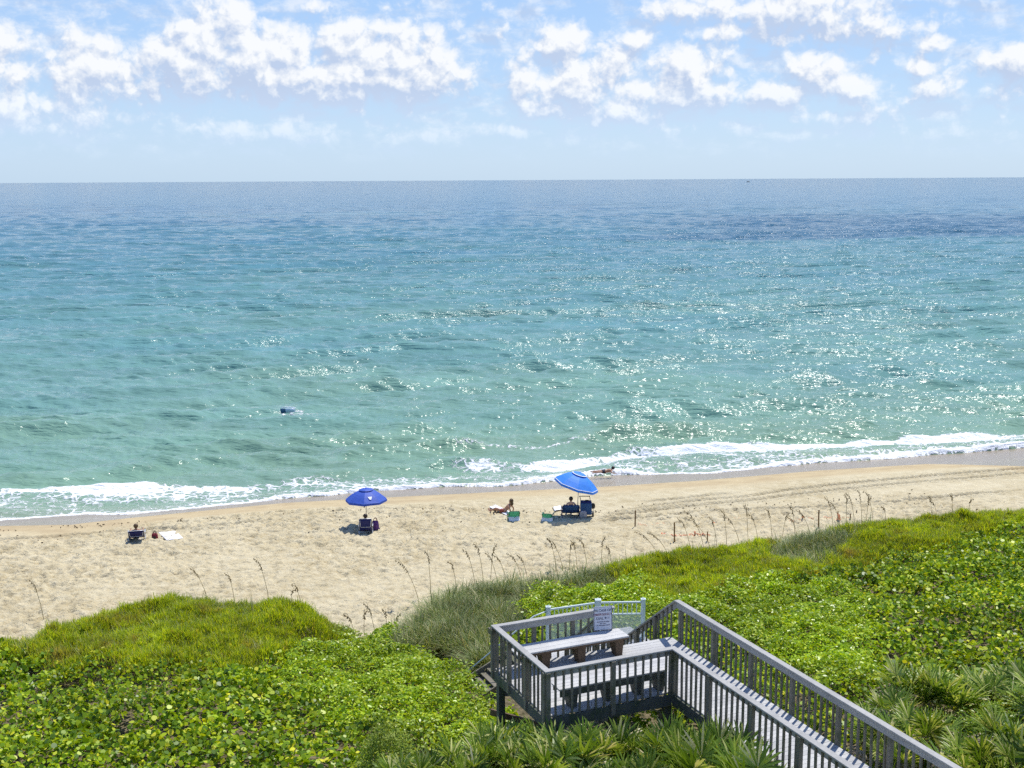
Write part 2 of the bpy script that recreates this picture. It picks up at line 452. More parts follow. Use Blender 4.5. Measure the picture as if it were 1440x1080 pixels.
lg = n.math('ADD', ao, n.math('MULTIPLY', n.math('SUBTRACT', n.noise(n.vm('MULTIPLY', P, (.004,.012,0)), 1, 4, .55), .5), .10))
c = n.ramp(lg, [(.0,(.34,.36,.22)), (.13,(.25,.345,.21)), (.22,(.215,.34,.225)), (.32,(.185,.325,.25)), (.41,(.145,.29,.26)),(.50,(.10,.23,.255)), (.58,(.060,.16,.225)), (.70,(.042,.12,.175)), (1,(.035,.10,.15))])
pn = n.noise(n.vm('MULTIPLY', P, (.018,.05,0)), 1, 4, .6)
c = n.mix(n.mr(pn, .35, .7, 0, .55), c, n.vm('MULTIPLY', c, (.62,.86,1.12)))
sn = n.noise(n.vm('MULTIPLY', P, (.05,.14,0)), 1, 3, .6)
c = n.vm('MULTIPLY', c, n.mr(sn, .3, .7, .86, 1.14))
# cloud shadow painted into the water colour, off to the right
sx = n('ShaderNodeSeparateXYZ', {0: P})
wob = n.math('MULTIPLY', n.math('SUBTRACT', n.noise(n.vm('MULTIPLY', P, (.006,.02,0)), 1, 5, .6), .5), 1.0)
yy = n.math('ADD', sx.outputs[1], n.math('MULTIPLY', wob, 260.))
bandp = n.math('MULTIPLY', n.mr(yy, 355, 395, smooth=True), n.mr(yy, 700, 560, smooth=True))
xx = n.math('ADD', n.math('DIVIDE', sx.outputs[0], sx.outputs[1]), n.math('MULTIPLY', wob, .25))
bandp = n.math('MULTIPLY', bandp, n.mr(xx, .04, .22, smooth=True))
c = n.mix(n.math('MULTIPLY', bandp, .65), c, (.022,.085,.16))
# foam broken into lace
wp = n.vm('ADD', P, n.vm('MULTIPLY', n('ShaderNodeTexNoise', {'Vector': P, 'Scale': 1.3, 'Detail': 3.0}).outputs['Color'], (.9,.9,0)))
lace_n = n.noise(n.vm('MULTIPLY', wp, (.75,1.2,1)), 1.7, 8, .72, .4)
vor = n('ShaderNodeTexVoronoi', {'Vector': wp, 'Scale': 1.9}, feature='DISTANCE_TO_EDGE').outputs['Distance']
pat = n.math('ADD', n.math('MULTIPLY', lace_n, 1.05), n.mr(vor, 0, .22, .22, -.12))
fo = n.mr(n.math('ADD', pat, af), 1.06, 1.36, 0, 1, True)
c = n.mix(fo, c, (.88,.89,.88))
wv = []
Pr = n('ShaderNodeVectorRotate', {'Vector': P, 'Angle': R(13)}, rotation_type='Z_AXIS').outputs[0]
w1 = None
def ani(a, b_): return n.vm('MULTIPLY', Pr, (a, b_, 1))
h1 = n.noise(ani(.9, 3.0), 1, 4, .62, .2); h2 = n.noise(ani(.24, .75), 1, 4, .6); h3 = n.noise(ani(.04, .15), 1, 4, .62); h4 = n.noise(ani(.012, .04), 1, 2, .55)
b = n('ShaderNodeBsdfPrincipled', {'Base Color': c, 'Roughness': n.mr(fo, 0, 1, .13, .85), 'IOR': 1.333, 'Specular IOR Level': n.mr(sx.outputs[1], 70, 900, .5, .05)})
dist = sx.outputs[1]
w3 = n.math('MULTIPLY', n.mr(dist, 60, 300, 0, 1), n.mr(dist, 600, 3000, 1, .15)); w4 = n.mr(dist, 400, 2500, 0, 1)
hh = n.math('ADD', n.math('MULTIPLY', h1, .04), n.math('MULTIPLY', h2, .29))
rid = n.math('ABSOLUTE', n.math('SUBTRACT', n.noise(n.vm('MULTIPLY', Pr, (.30,1.25,1)), 1, 3, .55, .3), .5))
hh = n.math('ADD', hh, n.math('MULTIPLY', rid, -.23)); hh = n.math('MULTIPLY', hh, n.mr(dist, 100, 1100, 1, .06))
hh = n.math('ADD', hh, n.math('MULTIPLY', n.math('MULTIPLY', h3, w3), 1.9))
hh = n.math('ADD', hh, n.math('MULTIPLY', n.math('MULTIPLY', h4, w4), 5.0))
hh = n.math('ADD', hh, n.math('MULTIPLY', n.math('MULTIPLY', fo, lace_n), .10))
bp = n('ShaderNodeBump', {'Height': hh, 'Strength': 1.0, 'Distance': 1.0}); n.L(bp.outputs[0], b.inputs['Normal'])
n.L(b.outputs[0], out.inputs[0])
lo = np.clip(np.log10(np.maximum(off, .3)+1)/5, 0, 1)
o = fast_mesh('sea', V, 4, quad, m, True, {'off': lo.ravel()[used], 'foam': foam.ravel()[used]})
tag(o, 'turquoise sea with small waves breaking in white foam on the sand', 'sea', kind='structure')
del X, Y, Z, H, V, quad, q4, DD, AA, wx, wy
# ================================================================ TIMBER DECK, BOARDWALK, STAIRS
def rail_run(thing, p, q, inner, posts=(), n_ind=999, label=None, slope=False, zoff=(0,0), spacing=.197, ind_range=None):
    """one straight guard from p to q (a,b pairs). inner = +1/-1: side of the fascia."""
    root = empty('railing'); root.parent = thing
    pa = dk(*p, 0); qa = dk(*q, 0); d = (qa-pa); L = d.length; d.normalize(); nrm = Vector((-d.y, d.x, 0))*inner
    z0, z1 = zoff
    def zz(t): return ZR + z0 + (z1-z0)*t/L
    def pt(t, side=0, dz=0): v = pa + d*t + nrm*side; return Vector((v.x, v.y, zz(t)+dz))
    up = Vector((0,0,1))
    MB().beam(pt(-.07,0,-.019), pt(L+.07,0,-.019), .15, .038).obj('cap_rail', M['wood'], root, bevel=.004)
    MB().beam(pt(0,.022,-.115), pt(L,.022,-.115), .038, .14).obj('fascia_board', M['wood'], root, bevel=.003)
    for t in posts:
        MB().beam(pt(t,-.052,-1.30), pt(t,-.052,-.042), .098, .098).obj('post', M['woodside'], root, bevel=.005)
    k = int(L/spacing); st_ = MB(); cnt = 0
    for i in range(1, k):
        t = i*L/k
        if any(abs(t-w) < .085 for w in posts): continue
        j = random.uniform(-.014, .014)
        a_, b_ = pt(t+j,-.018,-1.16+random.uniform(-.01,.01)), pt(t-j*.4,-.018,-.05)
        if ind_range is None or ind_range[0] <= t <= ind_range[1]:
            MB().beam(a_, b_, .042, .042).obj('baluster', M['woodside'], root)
        else: st_.beam(a_, b_, .036, .036); cnt += 1
    if cnt: tag(st_.obj('baluster_row', M['woodside'], root), kind='stuff')
    return root
def boards(b0, b1, a0, a1, z, parent, name='floor', w=.14, gap=.008, along='a'):
    mb = MB(); 
    if along == 'a':
        k = int((b1-b0)/(w+gap))
        for i in range(k):
            c = b0+(i+.5)*(b1-b0)/k; e = random.uniform(-.004,.004)
            mb.beam(dk(a0+e, c, z-.019+random.uniform(-.0015,.0015)), dk(a1+e, c, z-.019+random.uniform(-.0015,.0015)), (b1-b0)/k-gap, .038)
    return mb.obj(name, M['deckw'], parent)

AW = 3.18; AB = 2.93
deck = empty('observation_deck', (0,0,0), 'square grey timber viewing deck with two built-in benches at the boardwalk end', 'deck')
boards(.02, AB, -AW, -.012, ZF, deck)
j = MB()
for (p, q) in (((-AW,-.03),(-.06,-.03)), ((-AW-.0,AB+.03),(0,AB+.03))): j.beam(dk(*p, ZF-.17), dk(*q, ZF-.17), .04, .26)
for a_ in (-AW-.03,): j.beam(dk(a_,-.05, ZF-.17), dk(a_,AB+.05, ZF-.17), .04, .26)
for i in range(1, 7): j.beam(dk(-AW+i*.45, .0, ZF-.14), dk(-AW+i*.45, AB, ZF-.14), .04, .19)
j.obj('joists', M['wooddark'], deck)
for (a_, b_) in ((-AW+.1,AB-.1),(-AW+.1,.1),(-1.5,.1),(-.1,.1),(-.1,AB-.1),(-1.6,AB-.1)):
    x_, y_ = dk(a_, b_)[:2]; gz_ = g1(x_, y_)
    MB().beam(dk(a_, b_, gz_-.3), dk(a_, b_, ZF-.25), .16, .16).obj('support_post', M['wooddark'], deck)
rail_run(deck, (-AW,0), (-AW,AB), -1, zoff=(.003,.003), posts=(0, .98, 1.96, AB))
rail_run(deck, (-AW,0), (0,0), 1, posts=(0.0, 1.6, AW))
rail_run(deck, (-AW,AB), (-.03,AB), -1, posts=(0.0, 1.05, 2.1, AW-.06))
# built-in benches
def bench(b0, b1, a0, a1, legs, name, brown):
    root = empty(name); root.parent = deck
    s_ = MB(); n_ = 3; w = (b1-b0)/n_
    for i in range(n_): s_.beam(dk(a0, b0+(i+.5)*w, ZF+.50), dk(a1, b0+(i+.5)*w, ZF+.50), w-.008, .04)
    s_.obj('seat', M['deckw'], root, bevel=.004)
    s_ = MB(); s_.beam(dk(a0+.03, b0+.03, ZF+(.455 if brown else .40)), dk(a1-.03, b0+.03, ZF+(.455 if brown else .40)), .038, .05 if brown else .15); s_.beam(dk(a0+.03, b1-.05, ZF+.42), dk(a1-.03, b1-.05, ZF+.42), .038, .12)
    s_.obj('apron', M['woodbrown' if brown else 'wooddark'], root)
    for a_ in legs:
        wt, wb, th = .40, .24, .15
        bm_ = b0+.055 if brown else b0+.055; sg = 1
        rg = []
        for z_, w_ in ((ZF+.001, wb), (ZF+.475, wt)):
            rg.append([dk(a_-th/2-(.05 if z_ > ZF+.1 else 0), bm_, z_), dk(a_+th/2+(.05 if z_ > ZF+.1 else 0), bm_, z_), dk(a_+th/2+(.05 if z_ > ZF+.1 else 0), bm_+sg*w_, z_), dk(a_-th/2-(.05 if z_ > ZF+.1 else 0), bm_+sg*w_, z_)])
        MB().rings(rg).obj('leg', M['woodbrown' if brown else 'wooddark'], root)
bench(AB-.66, AB-.08, -AW+.3, .12, (-2.1,-1.15,-.12), 'bench', True)
bench(.10, .52, -AW+.35, -.1, (-2.45,-1.55,-.78,-.22), 'bench', False)
# corner plate seen at the far left corner
MB().beam(dk(-AW-.10, AB-.08, ZR-.14), dk(-AW-.10, AB+.14, ZR-.14), .038, .14).obj('rail_end_block', M['woodside'], deck)

# boardwalk
walk = empty('boardwalk', (0,0,0), 'long grey timber boardwalk with slatted railings running down to the right', 'boardwalk')
WB = -13.0; WA = 1.71
boards(WB, AB, 0, WA, ZF+.002, walk)
j = MB()
j.beam(dk(-.03, WB, ZF-.17), dk(-.03, -.06, ZF-.17), .04, .26); j.beam(dk(WA+.03, WB, ZF-.17), dk(WA+.03, AB, ZF-.17), .04, .26)
j.beam(dk(WA/2, WB, ZF-.17), dk(WA/2, AB, ZF-.17), .04, .24)
j.obj('joists', M['wooddark'], walk)
bb = 2.5
pr = []
while bb > WB+.3:
    for a_ in (.02, WA-.02):
        if a_ < 1 and bb > -.5: continue
        x_, y_ = dk(a_, bb)[:2]
        MB().beam(dk(a_, bb, g1(x_, y_)-.3), dk(a_, bb, ZF-.3), .15, .15).obj('support_post', M['wooddark'], walk)
    bb -= 2.4
rail_run(walk, (WA,2.62), (WA,WB), -1, posts=tuple([.06]+[1.565*i+.0 for i in range(1, 11)]), ind_range=(0, 9.7))
rail_run(walk, (0,0), (0,WB), 1, zoff=(-.003,-.003), posts=tuple([.0]+[1.585*i for i in range(1, 9)]), ind_range=(0, 6.6))

# stairs going down seawards from the walk, landing, then a flight to the left
stairs = empty('beach_stairs', (0,0,0), 'timber stair with handrail going down behind the deck to the sand', 'stairs')
ZL = ZF-1.83; b0, b1 = AB, AB+2.62
ns = 10
for i in range(1, ns):
    bb = b0+(i-.5)*(b1-b0)/ns; z_ = ZF-1.83*i/ns
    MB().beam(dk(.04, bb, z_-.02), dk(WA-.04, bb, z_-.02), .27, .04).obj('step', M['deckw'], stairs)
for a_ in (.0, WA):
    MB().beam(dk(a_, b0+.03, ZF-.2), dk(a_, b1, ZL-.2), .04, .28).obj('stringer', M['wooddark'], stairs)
def slope_rail(p, q, zp, zq, inner, nb, par, hh=1.0):
    root = empty('railing'); root.parent = par
    P_, Q_ = dk(*p, zp), dk(*q, zq)
    MB().beam(P_, Q_, .15, .038).obj('cap_rail', M['wood'], root)
    dn = Vector((0,0,-.10)); d_ = (Q_-P_); d2 = Vector((d_.x, d_.y, 0)).normalized(); nr = Vector((-d2.y, d2.x, 0))*inner*.022
    MB().beam(P_+dn+nr, Q_+dn+nr, .038, .14).obj('fascia_board', M['wood'], root)
    for i in range(1, nb):
        c_ = P_.lerp(Q_, i/nb); MB().beam(c_+Vector((0,0,-hh))-nr, c_+Vector((0,0,-.04))-nr, .036, .036).obj('baluster', M['woodside'], root)
    for f_ in (.33, .66, 1.0):
        c_ = P_.lerp(Q_, f_); MB().beam(c_+Vector((0,0,-hh-.15))-nr*2.4, c_+Vector((0,0,-.045))-nr*2.4, .09, .09).obj('post', M['woodside'], root)
slope_rail((WA,2.62+.07), (WA,5.6), ZR-.022, ZR-.022-2.12, -1, 14, stairs)
slope_rail((-.0,AB+.12), (-.0,5.6), ZR-.05, ZR-.05-1.95, 1, 16, stairs)
mb = MB(); k = 18
for i in range(k):
    bb = 5.6+(i+.5)*2.6/k; mb.beam(dk(-.2, bb, ZL-.02), dk(3.45, bb, ZL-.02), 2.6/k-.008, .04)
mb.obj('landing', M['deckw'], stairs)
mb = MB()
for bb in (5.6, 8.18): mb.beam(dk(-.2, bb, ZL-.19), dk(3.45, bb, ZL-.19), .04, .24)
mb.obj('joists', M['wooddark'], stairs)
for (a_, b_) in ((-.1,5.75),(3.3,5.75),(-.1,8.0),(3.3,8.0)):
    x_, y_ = dk(a_, b_)[:2]; gz_ = g1(x_, y_)
    MB().beam(dk(a_, b_, min(gz_,ZL-.5)-.4), dk(a_, b_, ZL-.2), .14, .14).obj('support_post', M['wooddark'], stairs)
# lower flight to the left
a0, a1 = -.2, -2.0; x_, y_ = dk(a1, 7.6)[:2]; zb = g1(x_, y_)+.02
ns = 9
for i in range(1, ns):
    aa = a0+(a1-a0)*(i-.5)/ns; z_ = ZL+(zb-ZL)*i/ns
    MB().beam(dk(aa, 7.05, z_-.02), dk(aa, 8.25, z_-.02), .28, .04).obj('step', M['woodside'], stairs)
for b_ in (7.0, 8.3):
    MB().beam(dk(a0-.02, b_, ZL-.15), dk(a1-.2, b_, zb-.05), .045, .28).obj('stringer', M['woodside'], stairs)
# low timber edge board under the deck front
tb = MB(); tb.beam(atz(690, 1001, 5.75), atz(765, 1022, 5.72), .05, .16)
tag(tb.obj('timber_edging', M['woodbrown']), 'weathered timber edging board lying under the left side of the deck', 'edging board')

# ---------------------------------------------------------------- pale metal fence on the landing
m, n, out = newmat('wire_mesh_panel')
d_ = n('ShaderNodeBsdfDiffuse', {'Color': (.62,.70,.66,1)}); t_ = n('ShaderNodeBsdfTransparent')
mx = n('ShaderNodeMixShader', {0: .28}); n.L(t_.outputs[0], mx.inputs[1]); n.L(d_.outputs[0], mx.inputs[2]); n.L(mx.outputs[0], out.inputs[0])
M['veil'] = m
fence = empty('metal_fence', (0,0,0), 'pale metal fence with short balusters over clear panels, beyond the deck', 'fence')
ZT = HC-12.25
PL, PM, PR = atz(771, 857, ZT), atz(841, 847, ZT), atz(904.5, 846, ZT)
for p_, w_ in ((PL,.11),(PM,.14),(PR,.10)):
    c_ = MB(); c_.beam((p_.x,p_.y,ZL-.02), (p_.x,p_.y,ZT+.06), w_, w_); po = c_.obj('post', M['whitemetal'], fence, bevel=.005)
    MB().box((p_.x,p_.y,ZT+.075), (w_+.04,w_+.04,.03)).add([(p_.x-w_/2,p_.y-w_/2,ZT+.09),(p_.x+w_/2,p_.y-w_/2,ZT+.09),(p_.x+w_/2,p_.y+w_/2,ZT+.09),(p_.x-w_/2,p_.y+w_/2,ZT+.09),(p_.x,p_.y,ZT+.14)], [(3,2,1,0),(0,1,4),(1,2,4),(2,3,4),(3,0,4)]).obj('post_cap', M['whitemetal'], po)
for P_, Q_, nb in ((PL, PM, 11), (PM, PR, 9)):
    d_ = (Q_-P_).normalized(); A_ = P_+d_*.06; B_ = Q_-d_*.06
    for dz, w_, h_, nm in ((-.01,.05,.045,'top_rail'),(-.37,.04,.04,'middle_rail'),(-1.12,.04,.04,'bottom_rail')):
        MB().beam(A_+Vector((0,0,dz)), B_+Vector((0,0,dz)), w_, h_).obj(nm, M['whitemetal'], fence)
    for i in range(1, nb):
        c_ = A_.lerp(B_, i/nb); MB().beam(c_+Vector((0,0,-.35)), c_+Vector((0,0,-.03)), .02, .02).obj('baluster', M['whitemetal'], fence)
    MB().beam(A_+Vector((0,0,-.745)), B_+Vector((0,0,-.745)), .008, .70).obj('mesh_panel', M['veil'], fence)
hr = MB(); hr.tube([PL+Vector((-.06,-.02,-.05)), PL+Vector((-.42,-.12,-.16)), PL+VA*-2.6+Vector((0,0,-1.5))], .022)
hr.obj('handrail', M['whitemetal'], fence, smooth=True)

# ---------------------------------------------------------------- sign on the bench
M['signface'] = plain('sign_face', (.66,.67,.72), .4, .03)
M['signink'] = plain('sign_ink', (.10,.10,.16), .5, .02)
M['signred'] = plain('sign_red_ink', (.22,.07,.10), .5, .02)
sg = empty('notice_sign', dk(-.33, AB-.13, ZR-.53), 'square white emergency notice sign standing on the far bench at the rail end', 'sign')
sg.rotation_euler = (R(-4), 0, math.atan2(VA.y, VA.x)+R(-12))
MB().box((0,.0,.31), (.47,.012,.60)).obj('panel', M['signface'], sg, bevel=.004)
def txt(s_, z, size, m_, w=None):
    cu = bpy.data.curves.new('lettering', 'FONT'); cu.body = s_; cu.size = size; cu.align_x = 'CENTER'; cu.extrude = .001; cu.offset = .0012 if size > .05 else 0
    tmp = bpy.data.objects.new('tmp', cu); COL.objects.link(tmp); bpy.context.view_layer.update()
    me = bpy.data.meshes.new_from_object(tmp.evaluated_get(bpy.context.evaluated_depsgraph_get())); bpy.data.objects.remove(tmp)
    me.materials.clear(); me.materials.append(m_)
    o = bpy.data.objects.new('lettering', me); COL.objects.link(o); o.parent = sg; o.location = (0,-.0085,z); o.rotation_euler = (R(90),0,0)
    return o
txt('IN CASE OF', .485, .085, M['signink']); txt('EMERGENCY', .385, .082, M['signred']); txt('DIAL 911', .285, .088, M['signink'])
ln = MB()
for z_, segs in ((.225, [(-.16,-.09),(-.08,0),(.015,.05),(.065,.16)]), (.18, [(-.08,-.02),(0,.07)]), (.135, [(-.17,-.13),(-.115,-.03),(-.02,.06),(.075,.175)])):
    for a_, b_ in segs: ln.box(((a_+b_)/2,-.0075,z_), (b_-a_,.003,.018))
ln.obj('small_print', M['signink'], sg)
fr = MB()
for z_ in (.02,.60): fr.box((0,-.0075,z_), (.45,.003,.008))
for x_ in (-.222,.222): fr.box((x_,-.0075,.31), (.008,.003,.572))
fr.obj('border', M['signink'], sg)
MB().box((.22,.05,.30), (.06,.05,.62)).obj('bracket', M['wooddark'], sg)
# ================================================================ PLANTS
def inpoly(x, y, poly):
    poly = np.array(poly, float); r = np.zeros(x.shape, bool); j = len(poly)-1
    for i in range(len(poly)):
        xi, yi = poly[i]; xj, yj = poly[j]
        c = ((yi > y) != (yj > y)) & (x < (xj-xi)*(y-yi)/(yj-yi+1e-12)+xi); r ^= c; j = i
    return r
# plant zones, outlined on the dune (sight-line corners, dropped on to the dune surface)
ZN = {
 'fineL': [(-300,780),(0,800),(250,790),(420,800),(500,850),(520,905),(470,915),(430,925),(330,935),(250,930),(180,950),(100,940),(20,925),(-300,930)],
 'ovalL': [(520,890),(560,900),(640,930),(690,975),(705,1010),(700,1040),(600,1045),(480,1010),(400,965),(430,925),(470,912)],
 'grassM': [(556,930),(540,850),(590,790),(650,760),(760,750),(856,750),(868,830),(840,835),(740,845),(735,880),(700,885),(696,975),(650,945),(600,915)],
 'sandgap': [(560,905),(545,870),(500,860),(510,890),(590,925),(640,955),(690,960),(690,930),(640,915),(600,905)],
 'grapeM': [(738,875),(738,840),(780,828),(870,830),(905,815),(910,890),(870,900),(760,890)],
 'fineR': [(850,812),(865,770),(950,745),(1090,730),(1200,705),(1440,685),(1700,670),(1700,730),(1440,735),(1330,765),(1235,790),(1140,815),(1030,830),(960,838),(870,845)],
 'grassR': [(1075,760),(1130,745),(1185,745),(1190,790),(1150,800),(1090,785)],
 'ovalR': [(905,845),(960,838),(1030,830),(1100,820),(1200,840),(1240,900),(1190,985),(1080,930),(960,860),(940,900),(880,900)],
}
WZ = {k: [tuple(hit(a, b, .4)[:2]) for a, b in v] for k, v in ZN.items()}
def zone(x, y):
    z = np.zeros(x.shape, int)            # 0 = sea grape
    wx_ = x+1.7*(fbm(x/1.3, y/1.3, 3, 201)-.5)+rng.normal(0, .12, x.shape); wy_ = y+2.4*(fbm(x/1.3, y/1.3, 3, 202)-.5)+rng.normal(0, .2, x.shape)
    for k, nm in ((1,'fineL'),(2,'ovalL'),(1,'fineR'),(2,'ovalR'),(3,'grassR'),(3,'grassM'),(2,'grapeM'),(4,'sandgap')):
        z[inpoly(wx_, wy_, WZ[nm])] = k
    return z
def veg(x, y):
    """1 where the dune carries plants"""
    s, t = st(x, y)
    foot = foot_of(t)
    q = s-foot - 2.0 + 2.2*(fbm(x/2.2, y/2.2, 3, 77)-.5)
    a, b = ab(x, y)
    ok = (q > 0)
    ok &= ~((a > -AW-.05) & (a < WA+.05) & (b > -13) & (b < AB) & (rng.random(x.shape) < .55))
    ok &= ~((a > -2.1) & (a < WA+.05) & (b >= AB) & (b < 8.4))
    return ok
def lump(x, y):
    return .10+.62*fbm(x/1.5, y/1.5, 3, 88)+.42*fbm(x/.55, y/.55, 2, 89)
AR = (-24, 34, 12, 54)
def scatter(n):
    x = rng.uniform(AR[0], AR[1], n); y = rng.uniform(AR[2], AR[3], n)
    k = (np.abs(x) < y*.62+4) & veg(x, y)
    return x[k], y[k]
def leaves(name, pts, nrm, L, W, mat, nside=6, fold=.12, az=None):
    """flat-ish leaves: polygon of 2 halves? one n-gon each, slightly cupped"""
    n = len(pts); az = rng.uniform(0, 2*PI, n) if az is None else az
    nx = nrm/np.linalg.norm(nrm, axis=1)[:, None]
    ref = np.stack([np.cos(az), np.sin(az), np.zeros(n)], -1)
    u = ref - nx*(ref*nx).sum(1)[:, None]; u /= np.linalg.norm(u, axis=1)[:, None]
    v = np.cross(nx, u)
    P = []
    for k in range(nside):
        a = 2*PI*k/nside
        c, s = math.cos(a), math.sin(a)
        P.append(pts + u*(L*c/2)[:, None] + v*(W*s/2)[:, None] + nx*(fold*L*(abs(s)-.5))[:, None])
    V = np.stack(P, 1).reshape(-1, 3)
    idx = np.arange(n*nside).reshape(n, nside)
    return fast_mesh(name, V, nside, idx, mat)
def blades(name, base, H, lean, az, W, mat, curve=.35):
    """tapering arched blades, 2 quads + tip as quads"""
    n = len(base)
    d = np.stack([np.cos(az), np.sin(az), 0*az], -1); sd = np.stack([-np.sin(az), np.cos(az), 0*az], -1)
    up = np.array([0, 0, 1.])
    rows = []
    for f, w in ((0, .7), (.45, 1.), (.8, .6), (1., .08)):
        h = (H*(f - curve*lean*f*f*.6))[:, None]*up; r = (H*lean*(f*.45+.75*f*f))[:, None]*d
        c = base+h+r
        rows.append(c - sd*(W*w/2)[:, None]); rows.append(c + sd*(W*w/2)[:, None])
    V = np.stack(rows, 1).reshape(-1, 3)
    b = np.arange(n)[:, None]*8
    idx = np.concatenate([b+np.array([0,1,3,2]), b+np.array([2,3,5,4]), b+np.array([4,5,7,6])], 1).reshape(-1, 4)
    return fast_mesh(name, V, 4, idx, mat)

M['grape'] = leafmat('sea_grape_leaf', [(0,(.07,.15,.006)),(.35,(.17,.28,.008)),(.62,(.30,.43,.010)),(.84,(.46,.56,.012)),(.93,(.50,.56,.03)),(1,(.80,.74,.04))], .40, .30, spec=.3)
M['oval'] = leafmat('bright_shrub_leaf', [(0,(.16,.27,.008)),(.5,(.34,.49,.010)),(.85,(.50,.61,.015)),(1,(.55,.58,.03))], .40, .30)
M['fine'] = leafmat('fine_green_leaf', [(0,(.22,.32,.012)),(.5,(.42,.51,.015)),(.9,(.58,.63,.03)),(1,(.58,.44,.12))], .5, .45, patch=((.36,.30,.07), .55, .56))
M['grass'] = leafmat('dune_grass_blade', [(0,(.10,.16,.03)),(.5,(.20,.26,.06)),(.85,(.36,.36,.15)),(1,(.58,.49,.26))], .55, .3)
M['stem'] = plain('dry_stalk', (.24,.20,.09), .8); M['seed'] = plain('seed_head', (.22,.165,.075), .85)
M['twig'] = plain('shrub_twig', (.12,.08,.045), .85)

x, y = scatter(620000); zn = zone(x, y); s_, t_ = st(x, y); gz = ground(x, y); lp = lump(x, y)
def put(sel, frac): 
    i = np.where(sel)[0]; return i[rng.random(len(i)) < frac]
side = np.where(ab(x, y)[0] > WA-.3, 1, 0)          # which side of the walk
for sd_, lab in ((0, 'glossy round-leaved sea grape cover left of the deck'), (1, 'glossy round-leaved sea grape cover right of the boardwalk')):
    i = put((zn == 0) & (side == sd_), .95); n_ = len(i)
    hol = fbm(x[i]/.42, y[i]/.42, 2, 402); kk = (hol > .40) | (rng.random(n_) < .22); i = i[kk]; n_ = len(i)
    dep = rng.random(n_)**1.2*.40
    pts = np.stack([x[i], y[i], gz[i]+lp[i]*1.05-dep+.05], -1)
    nr = rng.normal(0, .8, (n_, 3)); nr[:, 2] = np.abs(nr[:, 2])+.35
    L = rng.uniform(.075, .155, n_)*(.8+.4*vn(x[i]/2.5, y[i]/2.5, 301))
    tag(leaves('sea_grape', pts, nr, L, L*rng.uniform(.85, 1.05, n_), M['grape'], 8, .10), lab, 'sea grape', kind='stuff')
for sd_, lab in ((0, 'bright small-leaved shrub cover beside the path left of the deck'), (1, 'bright small-leaved shrub cover right of the handrail')):
    i = np.where((zn == 2) & (side == sd_))[0]; i = np.repeat(i, 3); n_ = len(i)
    if not n_: continue
    xx = x[i]+rng.normal(0, .12, n_); yy = y[i]+rng.normal(0, .12, n_)
    dep = rng.random(n_)**1.5*.36
    pts = np.stack([xx, yy, ground(xx, yy)+lump(xx, yy)*1.1-dep+.08], -1)
    nr = rng.normal(0, .7, (n_, 3)); nr[:, 2] = np.abs(nr[:, 2])+.4
    L = rng.uniform(.07, .135, n_)
    tag(leaves('leafy_shrub_cover', pts, nr, L, L*.52, M['oval'], 6, .10), lab, 'shrub cover', kind='stuff')
for sd_, lab in ((0, 'feathery yellow-green ground cover crowning the left dune'), (1, 'feathery yellow-green ground cover along the crest of the right dune')):
    i = np.where((zn == 1) & (side == sd_))[0]; i = np.repeat(i, 5); n_ = len(i)
    xx = x[i]+rng.normal(0, .11, n_); yy = y[i]+rng.normal(0, .11, n_)
    base = np.stack([xx, yy, ground(xx, yy)+lump(xx, yy)*.95-.28+.26*fbm(xx/.38, yy/.38, 2, 90)], -1)
    tag(blades('feathery_plant_cover', base, rng.uniform(.10, .30, n_)*(.6+1.0*vn(xx/.25, yy/.25, 91)), rng.uniform(.05, .6, n_), rng.uniform(0, 2*PI, n_), rng.uniform(.014, .030, n_), M['fine']), lab, 'ground cover', kind='stuff')
# dune grass: arching tufts
def tufts(sel, k, frac, name, lab, hmin, hmax):
    i = put(sel, frac)
    n_ = len(i)*k; cx = np.repeat(x[i], k); cy = np.repeat(y[i], k); cz = np.repeat(gz[i], k); hs = np.repeat(rng.uniform(hmin, hmax, len(i)), k)
    az = rng.uniform(0, 2*PI, n_); rr = rng.random(n_)*.10
    base = np.stack([cx+rr*np.cos(az), cy+rr*np.sin(az), cz-.03], -1)
    o = blades(name, base, hs*rng.uniform(.6, 1.1, n_), rng.uniform(.15, 1.0, n_), az+rng.normal(0, .5, n_)*1.0, rng.uniform(.011, .024, n_), M['grass'], .9)
    return tag(o, lab, 'dune grass', kind='stuff')
foot = foot_of(t_)
tn = fbm(x/.9, y/.9, 2, 333)
tufts((zn == 3) & (side == 0) & (tn > .50), 26, .22, 'dune_grass', 'tall olive tufts of arching dune grass behind the deck', .6, 1.2)
tufts((zn == 3) & (side == 0), 14, .28, 'dune_grass', 'low tangle of straw and olive dune grass under the tall tufts behind the deck', .25, .65)
tufts((zn == 3) & (side == 1) & (tn > .46), 22, .30, 'dune_grass', 'grey-green dune grass tangle on the right dune crest', .5, .9)
# sparse grass along the seaward edge of both dunes
x0, y0 = x, y
x = rng.uniform(-26, 36, 60000); y = rng.uniform(30, 56, 60000); s_, t_ = st(x, y)
foot = foot_of(t_); q = s_-foot
dens = np.exp(-((q-3.9)/1.3)**2)*sst(.40, .60, fbm(x/2.5, y/2.5, 3, 95)); a_, b_ = ab(x, y)
keep = (rng.random(len(x)) < dens*.22) & ~((a_ > -AW) & (a_ < 3.6) & (b_ > 0) & (b_ < 9)); x = x[keep]; y = y[keep]; gz = ground(x, y)
tufts(np.ones(len(x), bool), 16, 1.0, 'dune_grass', 'thin straw-tinged grass fringing the sandy edge of the dunes', .6, 1.35)

